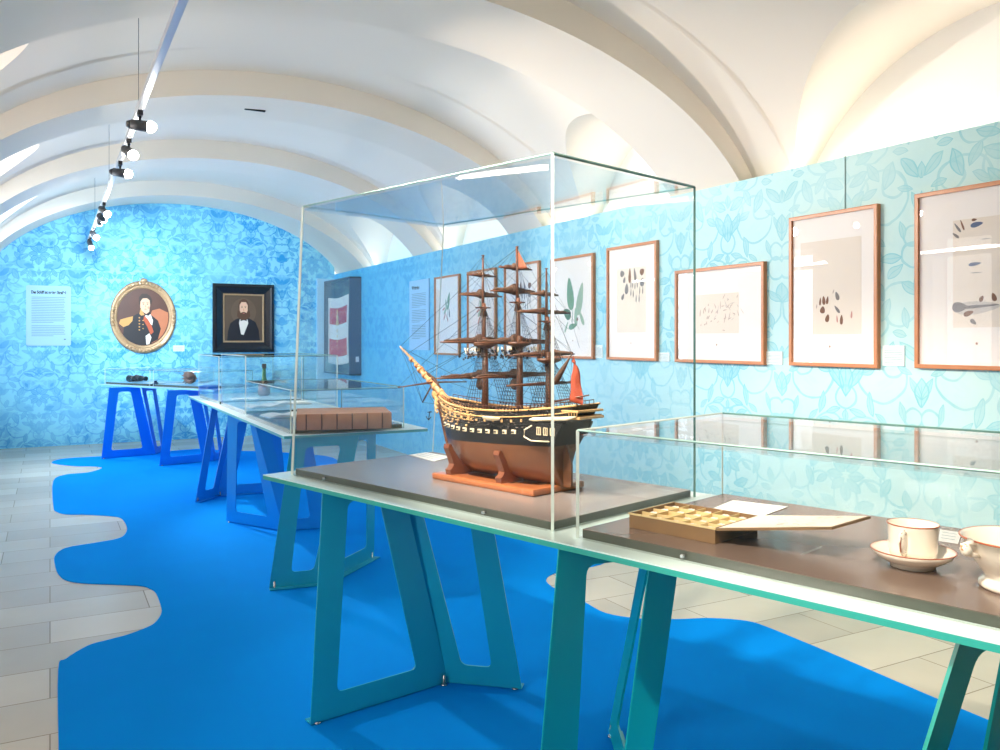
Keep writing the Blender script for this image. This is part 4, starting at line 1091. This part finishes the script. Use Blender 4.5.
cv = Canvas(-.028); P = cv.put; e = .79
P(M_bgo, ell(0,0,rx*e,rz*e,56))
P(M_bgsky, [(.05,-.30)]+[(rx*.76*math.cos(math.radians(a_)), rz*.76*math.sin(math.radians(a_))) for a_ in range(290,371,10)]+[(.22,.13),(.12,.10),(.08,.0)])
X = rx; ZZ = rz
P(M_navy, [(-.30*X/.49,-.28),(-.26,-.12),(-.19,-.02),(-.08,.05),(.02,.07),(.12,.02),(.20,-.05),(.24,-.17),(.2,-.33),(.05,-.415),(-.08,-.41),(-.2,-.35)])
P(M_epau, [(-.33,-.10),(-.31,-.04),(-.22,-.01),(-.14,.01),(-.15,-.06),(-.2,-.12),(-.27,-.15)])
P(M_epau, [(-.055,.045),(-.04,.115),(-.015,.11),(.03,.05),(.01,.03),(-.03,.02)])
P(M_shirt, [(.02,.06),(.10,.04),(.13,-.05),(.12,-.12),(.06,-.08),(.03,-.01)])
P(M_navy, [(-.01,.08),(.02,.03),(.07,.02),(.1,.05),(.09,.09),(.04,.06)])
P(M_sash, [(.01,.02),(.06,-.03),(.11,-.12),(.14,-.22),(.10,-.26),(.05,-.14),(.0,-.04)])
P(M_shirt, [(.03,-.28),(.08,-.24),(.11,-.30),(.08,-.40),(.04,-.41)])
for z in (.0,-.045,-.09,-.135,-.18): P(M_epau, ell(-.055,z-.01,.011,.011,10)); 
for z in (-.02,-.08,-.14): P(M_epau, ell(-.005,z-.03,.009,.009,10))
P(M_skin, [(-.005,.14),(.0,.07),(.04,.045),(.08,.08),(.085,.15)])
P(M_hair, ell(.028,.235,.090,.105,24))
P(M_skin, [(-.045,.20),(-.042,.14),(-.02,.09),(.015,.065),(.05,.075),(.082,.12),(.092,.18),(.085,.25),(.04,.285),(-.02,.27),(-.045,.24)])
P(M_hair, [(-.058,.19),(-.045,.155),(-.04,.23),(-.01,.275),(.05,.28),(.085,.25),(.10,.29),(.05,.345),(-.02,.345),(-.06,.29)])
for x in (.0,.055): P(M_eyes, ell(x,.192,.012,.006,10)); P(M_hair, [(x-.018,.210),(x+.016,.213),(x+.016,.217),(x-.018,.215)])
P(M_cheek, [(.028,.19),(.042,.145),(.02,.145)]); P(M_lip, ell(.028,.118,.018,.007,12)); P(M_cheek, ell(.07,.14,.015,.02,12))
cv.f.build('painting', None, ov)
# black frame portrait
FYB = UB-.06
c0, c1 = aty(213,283.4,FYB), aty(274.3,284.6,FYB); zb = (aty(213,352,FYB).z+aty(274,352.5,FYB).z)/2; zt = (c0.z+c1.z)/2
hw = (c1.x-c0.x)/2; H_ = zt-zb
bp = thing('square_portrait', 'painted portrait of a bearded man in a dark suit in a broad black frame', 'portrait', ((c0.x+c1.x)/2, UB, zb), 0)
f = MB()
def rr(i, y): return [f.bm.verts.new((sx_*(hw-i), y, (i if lo else H_-i))) for sx_, lo in ((-1,1),(1,1),(1,0),(-1,0))]
rs_ = [rr(i, y) for i, y in ((0,-.002),(0,-.045),(.012,-.058),(.04,-.060),(.06,-.048),(.13,-.03),(.155,-.028))]
for p, q in zip(rs_, rs_[1:]):
    for k in range(4): f.bm.faces.new((p[k],p[(k+1)%4],q[(k+1)%4],q[k]))
f.build('frame', mat('black lacquered frame', (22,26,34), .25), bp)
f = MB(); rs_ = [rr(i, y) for i, y in ((.155,-.022),(.155,-.038),(.168,-.038),(.18,-.022))]
for p, q in zip(rs_, rs_[1:]):
    for k in range(4): f.bm.faces.new((p[k],p[(k+1)%4],q[(k+1)%4],q[k]))
f.build('gilt_slip', M_goldf, bp)
cv = Canvas(-.020); P = cv.put; w0 = hw-.17; z0, z1 = .17, H_-.17; ch = (z0+z1)/2; sh_ = (z1-z0)/.72
P(M_bgs, [(-w0,z0),(w0,z0),(w0,z1),(-w0,z1)])
q_ = lambda pts: [(x*sh_, ch+z*sh_) for x, z in pts]
P(mat('painted ochre halo', (104,82,62), .5, noise=.2, nscale=4), q_(ell(0,.10,.19,.21)))
P(M_navy, q_([(-.25,-.355),(-.235,-.2),(-.20,-.08),(-.12,-.02),(.0,.03),(.10,-.01),(.18,-.06),(.23,-.18),(.25,-.355)]))
P(M_shirt, q_([(-.06,-.02),(.06,-.02),(.07,-.08),(.0,-.26),(-.04,-.25),(-.07,-.08)]))
P(M_navy, q_([(-.04,-.01),(.04,-.01),(.05,-.045),(0,-.03),(-.05,-.045)]))
P(M_beard, q_([(-.09,.12),(-.10,.03),(-.05,-.02),(0,-.03),(.05,-.02),(.10,.03),(.09,.12)]))
P(M_beard, q_(ell(0,.185,.080,.112)))
P(M_skin, q_([(-.062,.20),(-.060,.12),(-.035,.06),(0,.045),(.035,.06),(.060,.12),(.062,.20),(.035,.25),(-.035,.25)]))
P(M_beard, q_([(-.04,.085),(0,.10),(.04,.085),(.05,.05),(.0,.02),(-.05,.05)])); P(M_lip, q_(ell(0,.075,.016,.006,10)))
for x in (-.026,.026): P(M_eyes, q_(ell(x,.165,.010,.005,10))); P(M_beard, q_([(x-.016,.182),(x+.016,.182),(x+.014,.187),(x-.014,.187)]))
P(M_cheek, q_([(0,.16),(.010,.115),(-.010,.115)]))
cv.f.build('painting', None, bp)
# small label on back wall between the portraits
o = aty(176, 350, UB); t = thing('caption_label', 'small white caption card on the back wall right of the oval portrait', 'wall label', (o.x+.04, UB, o.z-.02), 0)
f = MB(); f.box(-.08,.08,-.006,0,0,.09,.001); f.build('card', M_card, t)
f = MB(); [f.box(-.065,.05,-.0066,-.006,.015+.016*k,.018+.016*k) for k in range(4)]; f.build('text_lines', M_ink, t)
# ================================================================== FLAG SHOWCASE
u0, u1, xf = 12.0, 13.295, 3.93
zb, zt = .97, 2.45
fc = thing('hanging_showcase', 'slate grey wall showcase holding the red and white flag', 'showcase', (VR, (u0+u1)/2, zb), 0)
hw = (u1-u0)/2; H_ = zt-zb; dx = xf-VR
M_slate = mat('slate blue grey', (86,112,134), .5); M_slated = mat('dark slate interior', (62,84,104), .6)
f = MB(); f.box(dx,-.002,-hw,-hw+.02,0,H_); f.box(dx,-.002,hw-.03,hw,0,H_); f.box(dx,-.002,-hw,hw,H_-.02,H_); f.box(dx,-.002,-hw,hw,0,.02); f.build('casing', M_slate, fc)
f = MB(); f.box(-.02,-.001,-hw+.02,hw-.02,.02,H_-.02); f.build('back_panel', M_slated, fc)
f = MB(); f.box(dx+.004,dx+.01,-hw+.02,hw-.03,.02,H_-.02); f.build('glass_pane', PICGLASS, fc)
f = MB(); f.box(-.09,-.04,-hw-.006,-hw,.20,.28); f.build('caption_card', M_paperw, fc)
fa, fb = atx(328.5,300,VR-.14), atx(349.5,296,VR-.14); fzb = atx(340,362,VR-.14).z; fzt = atx(340,295,VR-.14).z
flg = thing('striped_flag', 'red and white banded flag with an ornate crown emblem in the slate showcase', 'flag', (VR-.14,(fa.y+fb.y)/2,fzb), 0)
M_fred = mat('flag red', (206,52,62), .8, noise=.08, nscale=30); M_fwh = mat('flag white', (238,232,226), .8, noise=.05, nscale=30); M_femb = mat('flag gold emblem', (226,190,120), .7)
W2 = (fa.y-fb.y)/2; HH = fzt-fzb
bm = bmesh.new(); NU, NV = 14, 40
def fp(i, j):
    s_ = i/NU; q = j/NV
    return Vector((-.008*math.sin(s_*7+q*3)-.006, (s_*2-1)*-W2*(1-.05*math.sin(q*3)), HH*q-.035*math.sin(PI*s_)*(1) - .02*(1-s_)))
Gd = [[bm.verts.new(fp(i, j)) for j in range(NV+1)] for i in range(NU+1)]
for i in range(NU):
    for j in range(NV):
        ff = bm.faces.new((Gd[i][j],Gd[i+1][j],Gd[i+1][j+1],Gd[i][j+1])); ff.smooth = True
        q = (j+.5)/NV; s_ = (i+.5)/NU
        ff.material_index = 0 if (.13 < q < .37 or .61 < q < .86) and .10 < s_ < .93 else 1
g = MB(); g.bm.free(); g.bm = bm; g.mats = [M_fred, M_fwh]; fo = g.build('cloth', None, flg)
so = fo.modifiers.new('Solidify', 'SOLIDIFY'); so.thickness = .003
f = MB()
for (y, z, ry, rz_) in ((0,.78,.035,.05),(0,.70,.055,.06),(0,.62,.07,.05),(-.05,.60,.03,.03),(.05,.60,.03,.03),(0,.50,.02,.035),(0,.42,.022,.03),(0,.34,.018,.03),(0,.28,.02,.02)):
    f.poly([(-.026, y+ry*math.cos(2*PI*k/14)*.8, HH*z+rz_*math.sin(2*PI*k/14)*.8-.035) for k in range(14)], .004, (1,0,0))
f.build('crown_emblem', M_femb, flg)
# ================================================================== TRACK LIGHTING
RX, RZ = .47, 2.87
tr = thing('lighting_track', 'long silver lighting track hanging lengthwise under the vault', 'lighting track', (RX, 5.0, RZ), 0)
f = MB(); f.box(-.018,.018,-7.4,7.75,-.012,.022,.002); f.build('rail', mat('satin aluminium', (200,202,204), .35, metal=.35), tr)
for y in (1.4, 5.45, 8.3, 11.0):
    zz = zc(y, RX)
    f = MB(); f.tube((0,y-5.0,.02),(0,y-5.0,zz-RZ-.005),.0016,n=6); f.build('suspension_wire', M_black, tr)
def lamp(u_, label, target, power, color, size=.05, spot=60, blend=.6, group='spotlights on the track', emis=60):
    t = thing('track_spotlight', label, 'spotlight', (RX, u_, RZ-.012), 0, group)
    d = (Vector(target)-Vector((RX, u_, RZ-.14))).normalized()
    f = MB(); f.box(-.014,.014,-.04,.04,-.03,0,.003); f.tube((0,0,-.03),(0,0,-.07),.007,n=8); f.build('adapter', M_black, t)
    c = Vector((0,0,-.085))
    f = MB(); f.tube(c-d*.05, c+d*.045, .030, .034, 20); f.tube(c-d*.075, c-d*.05, .018, .028, 16); hd_ = f.build('lamp_head', mat('dark grey lamp', (60,62,66), .35), t)
    M_b = mat('glowing bulb %g' % emis, (255,250,240), .3, emit=emis)
    f = MB(); f.tube(c+d*.046, c+d*.050, .031, .031, 20); f.blob(c+d*.058, .034, sub=3); f.build('bulb', M_b, hd_)
    ld = bpy.data.lights.new('spot', 'SPOT'); ld.energy = power; ld.color = color; ld.spot_size = math.radians(spot); ld.spot_blend = blend; ld.shadow_soft_size = size
    lo = bpy.data.objects.new('spot_beam', ld); COL.objects.link(lo); lo.parent = hd_
    lo.location = c+d*.13; lo.rotation_euler = d.to_track_quat('-Z', 'Y').to_euler()
    return t
WARM, NEU, COOL = (1.0,.86,.72), (1.0,.97,.93), (.78,.90,1.0)
LAMPS = [
 (5.36,'nearest glowing spotlight on the track', (VR,4.3,2.4), 230, WARM),
 (6.15,'second glowing spotlight from the near end of the track', (1.9,3.4,.95), 150, NEU),
 (6.95,'third glowing spotlight from the near end of the track', (VR,5.3,2.2), 220, NEU),
 (9.10,'fourth glowing spotlight from the near end of the track', (2.0,7.0,.9), 300, NEU),
 (11.2,'second farthest glowing spotlight on the track', (1.7,9.2,.9), 90, COOL),
 (12.3,'farthest glowing spotlight near the back wall', (.9,11.3,.9), 110, COOL),
 (2.5,'added unseen spotlight on the track overhead aimed at the stone floor', (3.3,3.1,.0), 330, WARM),  # from here to the porcelain lamp: added out of view to brighten the near end
 (1.9,'added unseen spotlight on the track overhead aimed at the ship', (2.2,2.6,1.1), 200, WARM),
 (.8,'added unseen spotlight on the track behind the viewpoint aimed at the porcelain', (1.7,.9,1.0), 300, WARM),
 (9.9,'added spotlight turned to the oval portrait on the back wall', (.4,UB,1.9), 300, COOL),  # this lamp and the next are extras added to light the portraits
 (9.6,'added spotlight turned to the square portrait on the back wall', (2.2,UB,1.8), 380, COOL),
]
for u_, lb, tg, pw, cl in LAMPS: lamp(u_, lb, tg, pw, cl)
# ================================================================== DAYLIGHT
wd = bpy.data.worlds.new('World'); SC.world = wd; wd.use_nodes = True
bg = wd.node_tree.nodes['Background']; bg.inputs[0].default_value = (.92,.95,1.0,1); bg.inputs[1].default_value = 1.5
def area(name, loc, rot, sx, sy, power, color):
    ld = bpy.data.lights.new(name, 'AREA'); ld.shape = 'RECTANGLE'; ld.size = sx; ld.size_y = sy; ld.energy = power; ld.color = color
    lo = bpy.data.objects.new(name, ld); COL.objects.link(lo); lo.location = loc; lo.rotation_euler = rot; return lo
for (a0, b0), pw, cl in zip(WIN, (36, 13, 46, 80), ((1,.86,.72),(1,.93,.86),(.85,.93,1.0),(.6,.8,1.0))):  # the last, bluish lamp fills the added far window
    area('window_daylight', (VL-.24, (a0+b0)/2, 1.82), (0,-PI/2,0), 1.75, b0-a0-.05, pw, cl)
# uplights added out of view on both sides to brighten the vault evenly
for side, ux, tilt in (('right', 4.27, 14), ('left', VL+.10, -14)):
    for u_, pw, cl in ((0.5,18,(1,.80,.68)),(3.0,18,(1,.81,.69)),(5.8,18,(1,.87,.78)),(8.4,15,(1,.93,.88)),(11.0,13,(.86,.93,1))):
        pw *= 1.0 if side == 'left' else .60
        t = thing('added_uplight', ('slim added uplight out of view behind the top of the right wall panel' if side == 'right' else 'slim added uplight out of view high on the left wall'), 'uplight', (ux, u_, 2.50), 0, 'added uplights behind the panel' if side == 'right' else 'added uplights on the left wall')
        f = MB(); f.box(-.05,.05,-.9,.9,-.04,.0,.004); f.build('housing', M_wf, t)
        f = MB(); f.box(-.04,.04,-.88,.88,.0,.004); f.build('diffuser', mat('lit diffuser', (255,245,235), .5, emit=.4), t)
        lo = area('uplight', (0,0,.012), (PI,0,0), .08, 1.7, pw, cl); lo.parent = t
        lo.rotation_euler = Vector((-.8 if side == 'right' else .8, 0, .6)).to_track_quat('-Z', 'Y').to_euler()
        lo.data.size, lo.data.size_y = (1.7, .08)
        lo.rotation_euler = (Matrix.Rotation(math.radians(53 if side == 'right' else -53), 4, 'Y') @ Matrix.Rotation(PI, 4, 'X')).to_euler(); lo.data.size, lo.data.size_y = (.08, 1.7)
        lo.rotation_euler = (Matrix.Rotation(math.radians(-53 if side == 'right' else 72), 4, 'Y') @ Matrix.Rotation(PI, 4, 'X')).to_euler()
# ================================================================== CAMERA
cam = bpy.data.cameras.new('camera'); co = bpy.data.objects.new('camera', cam); COL.objects.link(co)
cam.sensor_width = 36; cam.lens = FPX*36/1000; cam.shift_y = -.035; cam.clip_start = .02; cam.clip_end = 100
co.location = (0,0,EYE); co.rotation_euler = (PI/2, 0, -math.atan2(SA, CA))
SC.camera = co
SC.view_settings.view_transform = 'Standard'; SC.view_settings.look = 'None'; SC.view_settings.gamma = 1; SC.view_settings.use_curve_mapping = False
SC.view_settings.exposure = 0.12
cy = SC.cycles
cy.use_denoising = True
cy.max_bounces = 10; cy.diffuse_bounces = 6; cy.glossy_bounces = 4; cy.transparent_max_bounces = 40; cy.transmission_bounces = 8
cy.sample_clamp_indirect = 6; cy.caustics_reflective = False; cy.caustics_refractive = False
